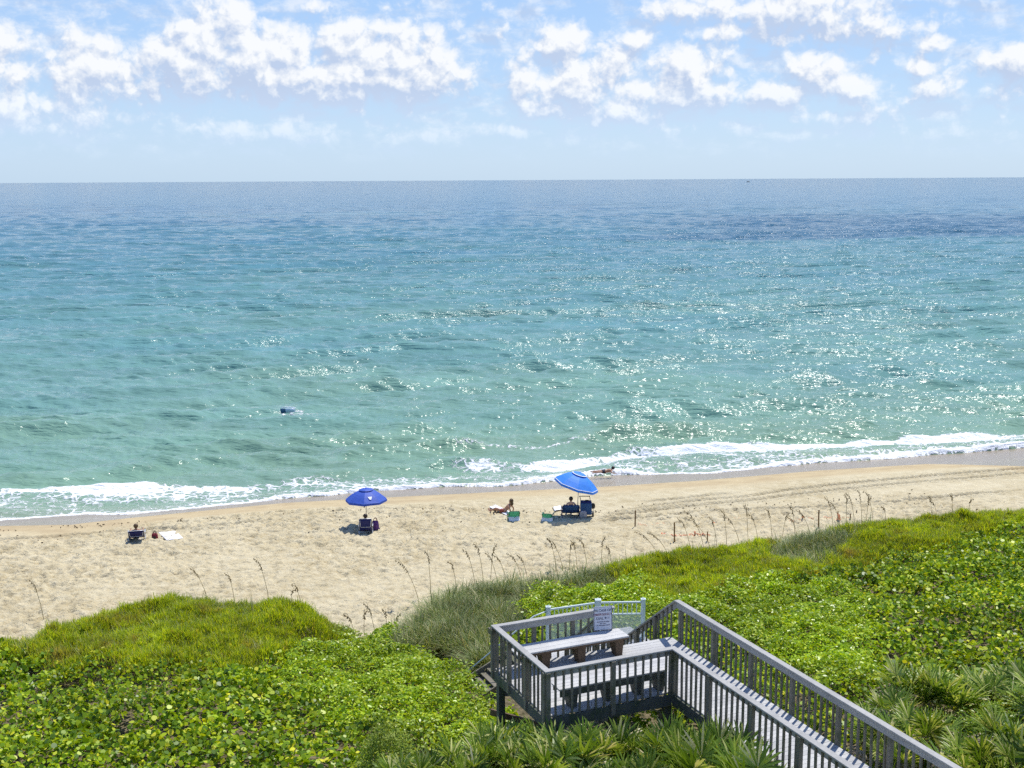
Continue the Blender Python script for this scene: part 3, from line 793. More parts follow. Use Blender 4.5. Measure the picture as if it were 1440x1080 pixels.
# dry runners and sprigs poking out of the feathery cover
x, y = x0, y0; zn2 = zone(x, y); i = np.where((zn2 == 1) & (rng.random(len(x)) < .12))[0]; i = np.repeat(i, 5); n_ = len(i)
xx = x[i]+rng.normal(0, .05, n_); yy = y[i]+rng.normal(0, .05, n_)
base = np.stack([xx, yy, ground(xx, yy)+lump(xx, yy)*.8-.2], -1)
tag(blades('grass_sprigs', base, rng.uniform(.25, .62, n_), rng.uniform(.1, .8, n_), rng.uniform(0, 2*PI, n_), rng.uniform(.008, .016, n_), M['grass'], .8), 'thin dry grass sprigs poking through the feathery green cover', 'grass', kind='stuff')
# ---- sea oat stalks: each a thing
def stalk(px, py, h, lean, cnt=1):
    p = hit(px, py, .1); D_ = math.hypot(p.y, HC-p.z)
    k = D_/F; H_ = h*k*1.03; Lx = lean*k
    root = empty('sea_oats', (p.x, p.y, p.z-.25)); H_ += .25
    yv = random.uniform(-.2, .2)
    pts = [Vector((Lx*f**1.7, yv*f*f, H_*(f-.06*f**4))) for f in np.linspace(0, 1, 8)]
    pts.append(pts[-1]+Vector((.12*(1 if Lx > 0 else -1), 0, -.03))); 
    MB().tube(pts, [.014-.001*i for i in range(9)], 5).obj('stem', M['stem'], root)
    hd = MB(); d_ = (pts[-1]-pts[-3])
    for i in range(16):
        f = i/16; c_ = pts[-4].lerp(pts[-3], f*2) if f < .5 else pts[-3].lerp(pts[-1], (f-.5)*2)
        a = random.uniform(0, 2*PI); o_ = Vector((.05*math.cos(a), .05*math.sin(a), -.05))
        hd.rings([[c_+Vector((.003,0,0)), c_+Vector((0,.003,0)), c_+Vector((-.003,0,0))], [c_+o_*.6+Vector((.024,0,0)), c_+o_*.6+Vector((0,.024,.015)), c_+o_*.6+Vector((-.024,0,0))], [c_+o_*1.4+Vector((.002,0,0)), c_+o_*1.4+Vector((0,.002,0)), c_+o_*1.4+Vector((-.002,0,0))]])
    hd.obj('seed_head', M['seed'], root)
    lf = MB()
    for i in range(4):
        a = random.uniform(0, 2*PI); l_ = random.uniform(.35, .7)
        q_ = [Vector((math.cos(a)*l_*.8*f, math.sin(a)*l_*.8*f, l_*(f*1.1-.75*f*f)+.1)) for f in (0, .35, .7, 1)]
        lf.tube(q_, [.008, .008, .006, .001], 3)
    lf.obj('leaves', M['grass'], root)
    return root
OATS = {
 'lone tall sea oat stalk on the dune edge at the far left': [(62,872,60,-16)],
 'thin sea oat stalks leaning left behind the left dune': [(292,842,46,-22),(330,845,44,-8),(378,842,62,-16),(424,852,36,-8),(408,850,26,6)],
 'sea oat stalks standing at the sandy gap between the dunes': [(512,900,48,2),(545,900,50,-2),(556,896,36,4),(530,905,60,-14),(500,895,34,-12)],
 'sea oat stalks rising from the grass behind the deck': [(590,850,70,-28),(606,835,66,-4),(668,820,52,-14),(680,818,58,-10),(690,815,56,6),(700,822,50,-14),(712,815,40,-16),(735,818,44,-18),(742,812,34,-12),(782,800,48,-10),(792,800,46,-18),(800,798,42,4),(812,802,46,-6),(826,800,48,-10),(845,802,52,3),(860,805,42,-5),(642,825,40,-8)],
 'drooping sea oat stalks on the crest of the right dune': [(930,790,48,-34),(942,785,42,-30),(972,778,56,-18),(990,770,58,-26),(1000,772,50,-34),(1008,768,44,-8),(1022,768,56,-6),(1040,762,40,-20),(1052,765,62,-6),(1066,758,40,-12),(1086,758,48,-8),(1100,756,40,6),(1118,754,46,-6),(1122,756,34,-14),(1140,752,38,-18),(1172,742,46,-10),(1182,742,40,-14),(1190,740,50,-2),(1202,738,48,-10),(1212,736,52,-6),(1228,733,48,-14),(1218,734,38,4),(1246,730,20,-4)],
 'thin grass stalks on the right dune near the picture edge': [(1310,722,28,-4),(1340,722,30,-3),(1318,724,22,-8),(1362,718,18,4)],
}
for lab, ls in OATS.items():
    for q_ in ls: tag(stalk(*q_), lab, 'sea oats', None if len(ls) == 1 else lab)

# ---- saw palmettos
M['palm'] = leafmat('palmetto_leaf', [(0,(.07,.13,.012)),(.45,(.17,.27,.02)),(.75,(.34,.42,.06)),(.92,(.56,.56,.20)),(1,(.70,.62,.36))], .42, .30, spec=.35)
M['palmdry'] = leafmat('palmetto_dead_leaf', [(0,(.16,.12,.07)),(.6,(.28,.22,.14)),(1,(.42,.36,.27))], .7, .15)
def fan(mb, hub, out, up, size, nb, rnd, spread=R(115), droop=.25):
    out = out.normalized(); sd = out.cross(up).normalized(); up = sd.cross(out).normalized()
    for i in range(nb):
        th = -spread + 2*spread*i/(nb-1) + rnd.uniform(-.07, .07); l_ = size*(1-.28*abs(th)/spread)*rnd.uniform(.9, 1.08)
        d_ = out*math.cos(th)+sd*math.sin(th) + up*.22*rnd.uniform(-.3, 1.9)
        w_ = .0195*size/.5; s2 = d_.cross(up).normalized()
        rows = []
        for f, ww in ((.06, .35), (.45, 1.), (.8, .7), (1., .06)):
            c_ = hub+d_*l_*f+Vector((0,0,-droop*l_*f**3)); rows += [c_-s2*w_*ww, c_+s2*w_*ww]
        mb.add(rows, [(0,1,3,2),(2,3,5,4),(4,5,7,6)])
def palmetto(seed, nf, size, dead=3):
    rnd = random.Random(seed); root = empty('saw_palmetto'); g_ = MB(); dd_ = MB(); pt_ = MB()
    for i in range(nf+dead):
        dy_ = i >= nf
        az = rnd.uniform(0, 2*PI) if dy_ else 2*PI*i/nf*2.4+rnd.uniform(-.3, .3); el = rnd.uniform(.15, .5) if dy_ else rnd.uniform(.5, 1.4)
        L_ = rnd.uniform(.55, .95)*size
        d_ = Vector((math.cos(az)*math.cos(el), math.sin(az)*math.cos(el), math.sin(el)))
        b_ = Vector((rnd.uniform(-.15,.15), rnd.uniform(-.15,.15), 0)); hub = b_+d_*L_
        pt_.tube([b_, b_+d_*L_*.5+Vector((0,0,.03)), hub], [.014,.011,.008], 5)
        f_ = (d_+Vector((math.cos(az), math.sin(az), 0))*.35)
        if dy_: f_ += Vector((0,0,-.5))
        fan(dd_ if dy_ else g_, hub, f_, Vector((0,0,1)) if abs(d_.z) < .95 else Vector((0,1,0)), rnd.uniform(.56,.78)*size, rnd.randint(22, 28), rnd, droop=.9 if dy_ else rnd.uniform(.02,.2))
    g_.obj('fronds', M['palm'], root); dd_.obj('dead_fronds', M['palmdry'], root); pt_.obj('stalks', M['stem'], root)
    return root
protos = [palmetto(100+i, 11+i % 3*2, 1.0+.06*i, 2+i % 3) for i in range(5)]
used_p = set()
def place_palm(px, py, dist, sc, lab, grp):
    """px,py = sight line to the top of the clump, dist = metres out"""
    d_ = ray(px, py); k_ = dist/d_[1]; x_, y_ = d_[0]*k_, dist; z_top = HC+d_[2]*k_
    gz_ = g1(x_, y_)
    i = random.randrange(5); o = protos[i]
    if i in used_p: o = copy_tree(protos[i])
    used_p.add(i)
    hh = z_top-gz_; s_ = sc
    o.location = (x_, y_, max(gz_-.1, z_top-1.25*s_)); o.scale = (s_, s_, s_*random.uniform(.95,1.1)); o.rotation_euler = (random.uniform(-.12,.12), random.uniform(-.12,.12), random.uniform(0, 6.28))
    tag(o, lab, 'palmetto', grp)
    if o.location.z > gz_+.15:                       # leaning trunk under the crown
        mb = MB(); inv = 1/s_; h_ = (o.location.z-gz_)*inv
        mb.tube([Vector((.25, -.1, -h_-.1)), Vector((.12, -.05, -h_*.5)), Vector((0,0,.12))], [.10,.09,.10], 8); tr = mb.obj('trunk', M['twig'], o)
    return o
G1 = 'saw palmettos in front of the deck'; L1 = 'spiky green saw palmetto in the thicket directly in front of the deck'
for (px, py, dd, sc) in ((702,1005,24.6,.8),(735,1022,23.6,.85),(775,1012,23.8,.95),(820,1020,23.4,.95),(858,1018,23.9,.9),(895,1030,23.3,.9),(935,1022,23.4,.9),(975,1030,22.9,.95),(1015,1028,22.6,.9),(1045,1050,21.8,.9),(790,1045,22.6,.95),(850,1050,22.3,.95),(915,1055,22.1,.95),(985,1058,21.8,.95),(740,1050,22.7,.9),(1060,1072,20.9,.9)):
    place_palm(px, py+17, dd, sc*.92, L1, G1)
G2 = 'saw palmettos left of the deck'; L2 = 'pale-tipped saw palmetto at the bottom edge, just left of the deck corner'
for (px, py, dd, sc) in ((690,1030,23.4,.75),(650,1040,23.2,.75),(600,1058,22.9,.7),(560,1068,22.9,.6),(665,1062,22.4,.8)):
    place_palm(px, py+10, dd, sc, L2, G2)
G3 = 'saw palmettos right of the boardwalk'; L3 = 'dark green saw palmetto in the clump beyond the right handrail'
for (px, py, dd, sc) in ((1290,938,28.3,1.05),(1260,965,26.9,.95),(1330,950,27.9,1.0),(1235,1000,26.0,.8),(1300,1000,25.4,.9),(1268,1038,24.6,.75)):
    place_palm(px, py+6, dd, sc*.88, L3, G3)
G4 = 'saw palmettos at the right edge'; L4 = 'saw palmetto at the lower right edge of the picture'
for (px, py, dd, sc) in ((1395,945,28.1,.95),(1432,938,28.5,.95),(1380,1035,23.6,.9),(1425,1008,24.2,1.0),(1400,1060,22.9,.95),(1445,1045,23.0,.95),(1480,960,26.8,1)):
    place_palm(px, py+8, dd, sc*.88, L4, G4)

# ---- small bushes
def bush(px, py, dist, r_, lab, mat, seed):
    d_ = ray(px, py); k_ = dist/d_[1]; cx, cy, cz = d_[0]*k_, dist, HC+d_[2]*k_
    gz_ = g1(cx, cy); root = empty('green_bush', (cx, cy, gz_), lab, 'bush')
    rr = np.random.default_rng(seed); n_ = 5200
    u = rr.normal(size=(n_, 3)); u /= np.linalg.norm(u, axis=1)[:, None]; u[:, 2] = np.abs(u[:, 2])*.9-.1
    cl = rr.normal(size=(26, 3)); cl /= np.linalg.norm(cl, axis=1)[:, None]; cl[:, 2] = np.abs(cl[:, 2])
    c_ = cl[rr.integers(0, 26, n_)]*.72
    pts = (c_ + u*.33*rr.random(n_)[:, None]**.4)*np.array([r_*1.25, r_*1.1, max(cz-gz_, r_*.9)])
    L = rr.uniform(.05, .09, n_)
    global rng; sv = rng; rng = rr
    nr = rr.normal(0, .6, (n_, 3)); nr[:, 2] = np.abs(nr[:, 2])+.3
    o = leaves('foliage', pts, nr, L, L*.45, mat, 6, .1); rng = sv; o.parent = root
    tw = MB()
    for v_ in cl[:14]: tw.tube([Vector((0,0,-.1)), Vector(v_)*.35*r_+Vector((0,0,.1)), Vector((v_[0]*r_*.85, v_[1]*r_*.8, v_[2]*max(cz-gz_, r_*.9)*.8))], [.02,.012,.005], 5)
    tw.obj('branches', M['twig'], root)
M['limeleaf'] = leafmat('lime_leaf', [(0,(.13,.24,.02)),(.6,(.24,.36,.03)),(1,(.40,.46,.05))], .45, .35)
M['paleleaf'] = leafmat('pale_leaf', [(0,(.18,.27,.03)),(.6,(.32,.42,.06)),(1,(.48,.54,.14))], .6, .35, spec=.2)
bush(1345,985,26.2,.95,'lime-green bush between the palmettos beyond the right handrail', M['limeleaf'], 1)
bush(1400,985,26.8,.7,'small lime-green bush at the right edge above the palmettos', M['limeleaf'], 4)
bush(548,1008,25.3,.75,'pale green bush in the sea grapes at the bottom, left of the palmettos', M['paleleaf'], 2)
bush(632,1035,24.4,.6,'yellowish bush behind the palmettos left of the deck', M['limeleaf'], 3)
# ================================================================ BEACH THINGS
M['blue1'] = plain('royal_blue_canvas', (.045,.12,.55), .6, .05, trans=.25)
M['blue2'] = plain('bright_blue_canvas', (.05,.29,.86), .6, .05, trans=.25)
M['whitec'] = plain('white_cloth', (.80,.80,.82), .8, .03)
M['pole'] = plain('pale_pole', (.42,.39,.34), .4, .05, metal=.3)
M['navy'] = plain('navy_fabric', (.012,.016,.11), .8, .15); M['dblue'] = plain('blue_fabric', (.03,.09,.22), .8, .15)
M['alu'] = plain('pale_frame', (.62,.63,.65), .35, .04, metal=.4)
M['green'] = plain('mint_fabric', (.10,.50,.30), .8, .05, trans=.2); M['greenf'] = plain('green_frame', (.03,.14,.09), .5)
M['purple'] = plain('purple_fabric', (.14,.05,.20), .8); M['maroon'] = plain('maroon_fabric', (.22,.02,.035), .8)
M['black'] = plain('black_plastic', (.015,.015,.018), .5); M['skin'] = plain('tanned_skin', (.42,.22,.13), .5, .05); M['skinlt'] = plain('light_skin', (.58,.36,.26), .5, .05)
M['hair'] = plain('dark_hair', (.025,.014,.008), .6); M['hairb'] = plain('brown_hair', (.09,.05,.018), .6)
M['swimd'] = plain('dark_swimwear', (.02,.02,.035), .7); M['swimr'] = plain('rust_swimwear', (.24,.05,.03), .7)
M['orange'] = plain('orange_tape', (.85,.36,.20), .6); M['greybag'] = plain('grey_canvas', (.40,.38,.38), .8)
BZ = lambda px, py: hit(px, py)
def umbrella(px, py, hgt, rad, mat, label, tilt=(0,0), trim=False, lean=(0,0), ns=8):
    b = BZ(px, py); root = empty('beach_umbrella', b, label, 'umbrella'); top = Vector((lean[0], lean[1], hgt))
    MB().tube([(0,0,-.3), top*.5, top+Vector((0,0,.02))], .019).obj('pole', M['pole'], root, smooth=True)
    c_ = empty('canopy_mount'); bpy.data.objects.remove(c_)
    rot = Matrix.Rotation(tilt[0], 3, 'X') @ Matrix.Rotation(tilt[1], 3, 'Y')
    def dome(r0, r1, zo, sub=5):
        rows = []
        for i in range(sub+1):
            f = r0+(r1-r0)*i/sub
            ring = []
            for k in range(ns*4):
                a = 2*PI*k/(ns*4); w = (k % 4)/4; sag = math.sin(w*PI)
                r_ = rad*f*(1-.055*sag*f); z_ = -.26*rad*(f**1.9)*2.0*.95 - .02*sag*f + zo + (.03*sag if f > .97 else 0)
                ring.append(rot @ Vector((r_*math.cos(a), r_*math.sin(a), z_)) + top)
            rows.append(ring)
        return rows
    mb = MB(); mb.rings(dome(.28, 1.0, 0), False)
    rw = dome(.96, 1.0, 0)[-1]; mb.rings([rw, [v+Vector((0,0,-.09))+(v-top)*.01 for v in rw]], False)
    o = mb.obj('canopy', mat, root, smooth=False)
    s_ = o.modifiers.new('s', 'SOLIDIFY'); s_.thickness = .006
    vt = MB(); vt.rings(dome(.02, .34, .055), True).obj('vent', mat, root).modifiers.new('s', 'SOLIDIFY').thickness = .005
    MB().tube([top+rot @ Vector((0,0,.04)), top+rot @ Vector((0,0,.14))], [.022,.012]).obj('finial', mat, root)
    rb = MB()
    for k in range(ns):
        a = 2*PI*k/ns; rb.tube([rot @ Vector((rad*f*math.cos(a), rad*f*math.sin(a), -.26*rad*(f**1.9)*1.9-.02))+top for f in (.05,.35,.7,.98)], .006, 5)
    rb.obj('ribs', M['alu'], root)
    if trim:
        for f0, f1, zo in ((.975,.995,.012), (.30,.335,.066)):
            t_ = MB(); t_.rings(dome(f0, f1, zo, 1), False); t_.obj('white_trim', M['whitec'], root).modifiers.new('s', 'SOLIDIFY').thickness = .004
    return root, top, rot
def emblem(root, top, rot, rad, az, f):
    # small white crest printed on one panel, a little proud of the cloth
    a = az; 
    def P_(u, v):
        ff = f+v; aa = a+u/ff
        return rot @ Vector((rad*ff*.97*math.cos(aa), rad*ff*.97*math.sin(aa), -.26*rad*(ff**1.9)*1.9+.02))+top
    sh = [(-.09,.0),(-.10,-.09),(-.05,-.05),(0,-.075),(.05,-.05),(.10,-.09),(.09,.0),(.04,.075),(0,.09),(-.04,.075)]
    mb = MB(); mb.add([P_(u, v) for u, v in sh]+[P_(0,0)], [(i, (i+1) % 10, 10) for i in range(10)])
    mb.obj('emblem', M['whitec'], root).modifiers.new('s', 'SOLIDIFY').thickness = .006
# umbrella, left
r_, tp, rt = umbrella(515, 742, 1.98, 1.03, M['blue1'], 'royal blue beach umbrella with a small white emblem, over the navy chair', lean=(.04,0))
emblem(r_, tp, rt, 1.03, R(-68), .74)
umbrella(811, 727, 2.28, 1.16, M['blue2'], 'bright blue beach umbrella with white trim, tilted right over the blue chair', tilt=(R(2), R(17)), trim=True, lean=(.14,0))

def beach_chair(px, py, rz, label, fabric, frame, back=R(40), w=.58, hb=.55, seat=.22, group=None, pocket=True, low=.16):
    """low folding chair; faces +y locally"""
    b = BZ(px, py); root = empty('beach_chair', b, label, 'beach chair', group, rz)
    hw = w/2; sy = .24
    bt = Vector((0, -sy-hb*math.sin(back), seat+hb*math.cos(back)))
    fr = MB(); r_ = .015
    L0, L1 = Vector((-hw,-sy,seat)), Vector((-hw,bt.y,bt.z)); R0, R1 = Vector((hw,-sy,seat)), Vector((hw,bt.y,bt.z))
    fr.tube([Vector((-hw,.24,seat+.02)), L0, L1*.97+L0*.03, L1+Vector((.05,0,.02)), R1+Vector((-.05,0,.02)), R1*.97+R0*.03, R0, Vector((hw,.24,seat+.02)), Vector((-hw,.24,seat+.02))], r_)
    for s_ in (-1, 1):
        fr.tube([(s_*(hw+.02),.24,seat), (s_*(hw+.02),.20,0.0), (s_*(hw+.02),-.36,0.0), (s_*(hw+.02),-.30,seat+.02)], r_)
        fr.tube([(s_*(hw+.02),.22,seat), (s_*(hw+.02),.20,seat+.24), (s_*(hw+.02),-.40,seat+.27)], .012)
    fr.tube([(-hw-.02,-.36,.0), (hw+.02,-.36,.0)], r_); fr.tube([(-hw-.02,.20,.0), (hw+.02,.20,.0)], r_)
    fr.obj('frame', frame, root, smooth=True)
    st_ = MB(); n_ = 6; rows = []
    for i in range(n_+1):
        f = i/n_; y_ = .24-f*(.24+sy); sag = -.035*math.sin(f*PI)
        rows.append([Vector((-hw,y_,seat+sag)), Vector((0,y_,seat+sag*1.7-.01)), Vector((hw,y_,seat+sag))])
    vs = sum(rows, []); fs = [(i*3+k, i*3+k+1, i*3+k+4, i*3+k+3) for i in range(n_) for k in (0,1)]
    st_.add(vs, fs); o = st_.obj('seat', fabric, root, smooth=True); o.modifiers.new('s','SOLIDIFY').thickness = .012
    bk = MB(); rows = []
    for i in range(n_+1):
        f = i/n_; p_ = Vector((0,-sy,seat)).lerp(bt, f); sag = .03*math.sin(f*PI)
        off_ = Vector((0,-math.cos(back),-math.sin(back)))*sag
        rows.append([p_+Vector((-hw,0,0)), p_+off_, p_+Vector((hw,0,0))])
    bk.add(sum(rows, []), fs); o = bk.obj('backrest', fabric, root, smooth=True); o.modifiers.new('s','SOLIDIFY').thickness = .012
    for s_ in (-1, 1): MB().box((s_*(hw+.02), -.09, seat+.27), (.05,.46,.022)).obj('armrest', frame, root, bevel=.005)
    if pocket:
        nrm = Vector((0,-math.cos(back),-math.sin(back)))
        p0 = Vector((0,-sy,seat)).lerp(bt, .42)+nrm*.035; p1 = Vector((0,-sy,seat)).lerp(bt, .93)+nrm*.03
        mb = MB(); mb.beam(p0, p1, w*.86, .03, nrm); mb.obj('back_pouch', fabric, root, bevel=.008)
        mb = MB(); mb.tube([p1+Vector((-w*.42,0,0))+nrm*.02, p0+Vector((-w*.40,0,0))+nrm*.02, p0+Vector((-w*.34,0,-.03))+nrm*.02, p0+Vector((w*.34,0,-.03))+nrm*.02, p0+Vector((w*.40,0,0))+nrm*.02, p1+Vector((w*.42,0,0))+nrm*.02], .012)
        mb.obj('towel_bar', frame, root, smooth=True)
    return root, b

# people: one skinned surface each
def person(loc, rz, J, label, skin, hair, cloth=None, longhair=False, scale=1.0, name='person'):
    """J: joint positions (pelvis, chest, neck, head, l/r shoulder, elbow, wrist, hip, knee, ankle, toe)"""
    root = empty(name, loc, label, 'person', None, rz)
    vs = []; es = []; rs = []; ix = {}
    def add(k, p, r, par=None):
        ix[k] = len(vs); vs.append(Vector(p)*scale); rs.append(r*scale)
        if par is not None: es.append((ix[par], ix[k]))
    pel, ch, nk, hd = (Vector(J[k]) for k in ('pelvis', 'chest', 'neck', 'head'))
    add('pelvis', pel, .125); add('waist', pel.lerp(ch, .5), .108, 'pelvis'); add('chest', ch, .13, 'waist'); add('ucl', ch.lerp(nk, .6), .10, 'chest'); add('neck', nk, .052, 'ucl')
    up = (hd-nk).normalized(); fw = Vector(J.get('face', (0,1,0))).normalized(); sd = fw.cross(up).normalized(); fw = up.cross(sd).normalized()
    add('jaw', nk+up*.05+fw*.02, .06, 'neck'); add('skull', hd, .088, 'jaw'); add('crown', hd+up*.06, .06, 'skull')
    for s_, q in ((-1,'l'), (1,'r')):
        add(q+'sh', J[q+'sh'], .055, 'ucl'); add(q+'el', J[q+'el'], .040, q+'sh'); add(q+'wr', J[q+'wr'], .027, q+'el')
        w_ = Vector(J[q+'wr']); f_ = (w_-Vector(J[q+'el'])).normalized(); pl = f_.cross(Vector((0,0,1)));
        pl = pl.normalized() if pl.length > .1 else Vector((1,0,0))
        add(q+'palm', w_+f_*.055, .026, q+'wr')
        for i, (o_, l_) in enumerate(((-.028,.062),(-.010,.075),(.010,.078),(.028,.066))):
            b_ = w_+f_*.09+pl*o_; add(q+'f%d' % i, b_, .0105, q+'palm'); add(q+'g%d' % i, b_+f_*l_*.55+Vector((0,0,-.010)), .0095, q+'f%d' % i); add(q+'h%d' % i, b_+f_*l_*.95+Vector((0,0,-.03)), .0075, q+'g%d' % i)
        b_ = w_+f_*.03+pl*(.035 if q == 'l' else -.035); add(q+'t0', b_, .012, q+'palm'); add(q+'t1', b_+(f_+pl*(.8 if q == 'l' else -.8)).normalized()*.05, .0095, q+'t0')
        add(q+'hip', J[q+'hip'], .095, 'pelvis'); add(q+'kn', J[q+'kn'], .060, q+'hip')
        k_, a_ = Vector(J[q+'kn']), Vector(J[q+'an']); add(q+'cf', k_.lerp(a_, .3), .056, q+'kn'); add(q+'an', a_, .036, q+'cf'); add(q+'to', J[q+'to'], .030, q+'an')
    me = bpy.data.meshes.new('body'); me.from_pydata(vs, es, []); me.materials.append(skin)
    o = bpy.data.objects.new('body', me); COL.objects.link(o); o.parent = root
    sk = o.modifiers.new('skin', 'SKIN'); sk.use_smooth_shade = True
    for i, v in enumerate(me.skin_vertices[0].data): v.radius = (rs[i], rs[i]); v.use_root = (i == 0)
    o.modifiers.new('sub', 'SUBSURF').levels = 2; o.modifiers['sub'].render_levels = 2
    # face and ears
    fc = MB(); hc = hd*scale
    for s_ in (-1, 1): fc.sph(hc+(fw*.083+sd*s_*.032+up*.0)*scale, .011*scale, 6, 5)
    fc.obj('eyes', M['black'], root, smooth=True)
    fe = MB(); fe.sph(hc+(fw*.092-up*.03)*scale, .015*scale, 6, 5, (1,1,1.4))
    for s_ in (-1, 1): fe.sph(hc+(sd*s_*.088-up*.01)*scale, .02*scale, 6, 5, (.5,1,1.3))
    fe.obj('nose_and_ears', skin, root, smooth=True)
    fm = MB(); fm.sph(hc+(fw*.080-up*.062)*scale, .018*scale, 6, 5, (1.2,.5,.35)); fm.obj('mouth', M['swimr'], root, smooth=True)
    hm = MB(); hm.sph(hc+(up*.03-fw*.028)*scale, .112*scale, 14, 10)
    if longhair: hm.sph(hc+(-fw*.09-up*.10)*scale, .075*scale, 10, 8, (1.1,.7,1.7))
    hm.obj('hair', hair, root, smooth=True)
    if cloth is not None:
        c_ = MB(); c_.tube([v*scale for v in (pel-(ch-pel).normalized()*.07, pel, pel.lerp(ch, .28))], [.125*scale,.150*scale,.126*scale], 12)
        for q in 'lr': c_.tube([Vector(J[q+'hip'])*scale, Vector(J[q+'hip']).lerp(Vector(J[q+'kn']), .38)*scale], [.112*scale,.098*scale], 12)
        c_.obj('swimwear', cloth, root, smooth=True)
    return root
def seated(seat=.27, back=R(40), legs='out', arms='rest', hx=0):
    """reclining in a low chair, faces +y"""
    p = Vector((hx,-.14,seat+.06)); tdir = Vector((0,-math.sin(back),math.cos(back)))
    ch = p+tdir*.38; nk = p+tdir*.58; hd = nk+Vector((0,.02,.155))
    J = dict(pelvis=p, chest=ch, neck=nk, head=hd, face=(0,1,-.05))
    for s_, q in ((-1,'l'), (1,'r')):
        sh = p+tdir*.50+Vector((s_*.18,0,0)); J[q+'sh'] = sh
        J[q+'el'] = sh+Vector((s_*.10,.08,-.25)); J[q+'wr'] = Vector((s_*.29,.14,seat+.30))
        J[q+'hip'] = p+Vector((s_*.09,.05,0)); kn = Vector((s_*.13,.32,seat+.22 if legs == 'bent' else seat+.14)); J[q+'kn'] = kn
        an = Vector((s_*.12,.62 if legs == 'bent' else .72,.07)); J[q+'an'] = an; J[q+'to'] = an+Vector((s_*.03,.17,.05))
    return J
# left: woman in a navy chair, towel, bag
RZL = R(15)
ch, b = beach_chair(193, 760, RZL, 'navy beach chair with a white towel bar, nearest the picture\'s left edge', M['navy'], M['alu'], back=R(48), hb=.68, w=.74)
person(b, RZL, seated(.24, R(46), 'bent'), 'person with dark hair reclining in the leftmost navy chair, legs towards the sea', M['skin'], M['hairb'], M['swimd'])
p = BZ(218, 759); bg = empty('beach_bag', p, 'small dark red and black bag standing between the left chair and the white towel', 'bag')
rg = []
for z_, sx_, sy_ in ((0,.13,.09),(.08,.16,.11),(.24,.15,.10),(.32,.12,.06)): rg.append([Vector((sx_*math.cos(a)*1.0, sy_*math.sin(a), z_)) for a in np.linspace(0, 2*PI, 13)[:-1]])
MB().rings(rg).obj('bag_body', M['maroon'], bg, smooth=True)
for s_ in (-1, 1): MB().tube([Vector((.08*math.cos(a), s_*.05, .30+.13*math.sin(a))) for a in np.linspace(0, PI, 8)], .012).obj('handle', M['black'], bg, smooth=True)
MB().box((0,-.105,.13), (.16,.03,.14)).obj('pocket', M['black'], bg, bevel=.01)
def towel(c4, label, mat, name='beach_towel'):
    P_ = [BZ(*q) for q in c4]; k = 14; vs = []
    for i in range(k+1):
        for j_ in range(k+1):
            u, v = i/k, j_/k
            q = (P_[0]*(1-u)+P_[1]*u)*(1-v)+(P_[3]*(1-u)+P_[2]*u)*v
            q.z = g1(q.x, q.y)+.10+.010*math.sin(u*9+v*5)*math.cos(v*7); vs.append(q)
    fs = [(i*(k+1)+j_, (i+1)*(k+1)+j_, (i+1)*(k+1)+j_+1, i*(k+1)+j_+1) for i in range(k) for j_ in range(k)]
    o = mesh_obj(name, vs, fs, mat, smooth=True); s_ = o.modifiers.new('s', 'SOLIDIFY'); s_.thickness = .02
    return tag(o, label, 'towel')
towel([(223,752),(246,750),(258,760),(235,763)], 'square white towel spread flat on the sand beside the dark red bag', M['whitec'])
# under the left umbrella
ch, b = beach_chair(515, 750, R(4), 'navy backpack beach chair with pale frame under the royal blue umbrella', M['navy'], M['alu'], back=R(22), w=.62, hb=.72, seat=.20)
person(b, R(4), seated(.22, R(24), 'bent'), 'person with dark hair sitting low in the navy chair under the royal blue umbrella', M['skin'], M['hair'], M['swimd'])
p = BZ(528, 746); bg = empty('tote_bag', p, 'purple tote bag standing right of the navy chair under the umbrella', 'bag')
rg = []
for z_, sx_, sy_ in ((0,.17,.11),(.15,.19,.13),(.42,.16,.09),(.50,.13,.05)): rg.append([Vector((sx_*math.cos(a), sy_*math.sin(a), z_)) for a in np.linspace(0, 2*PI, 15)[:-1]])
MB().rings(rg).obj('bag_body', M['purple'], bg, smooth=True)
for s_ in (-1, 1): MB().tube([Vector((.09*math.cos(a), s_*.05, .48+.17*math.sin(a))) for a in np.linspace(0, PI, 8)], .013).obj('handle', M['maroon'], bg, smooth=True)
# sunbather and green chairs
beach_chair(722, 731, R(6), 'mint green low beach chair beside the sunbather', M['green'], M['greenf'], back=R(30), w=.55, hb=.48, seat=.14, pocket=False)
t_ = BZ(722, 729)
def drape(px, py, rz, label):
    b = BZ(px, py); k = 8; vs = []
    for i in range(k+1):
        for j_ in range(5):
            f = i/k; y_ = -.46+.10*f*0-.05*math.sin(f*PI); vs.append(Vector(((f-.5)*.56, -.28-.05*j_+.015*math.sin(f*13), .245-.052*j_+.01*math.sin(f*9))))
    fs = [(i*5+j_, (i+1)*5+j_, (i+1)*5+j_+1, i*5+j_+1) for i in range(k) for j_ in range(4)]
    o = mesh_obj('folded_towel', vs, fs, M['whitec'], smooth=True, loc=b); o.rotation_euler = (0,0,rz); o.modifiers.new('s','SOLIDIFY').thickness = .03
    tag(o, label, 'towel')
drape(722, 731, R(6), 'white towel hanging from the back of the mint chair beside the sunbather')
beach_chair(771, 732, R(-10), 'mint green low beach chair standing between the sunbather and the blue cooler cart', M['green'], M['greenf'], back=R(34), w=.50, hb=.40, seat=.13, pocket=False)
drape(771, 732, R(-10), 'white towel hanging from the mint chair nearer the tilted umbrella')
towel([(688,716),(697,713),(718,723),(712,727)], 'long narrow white towel under the sunbather', M['whitec'])
p = BZ(709, 723)
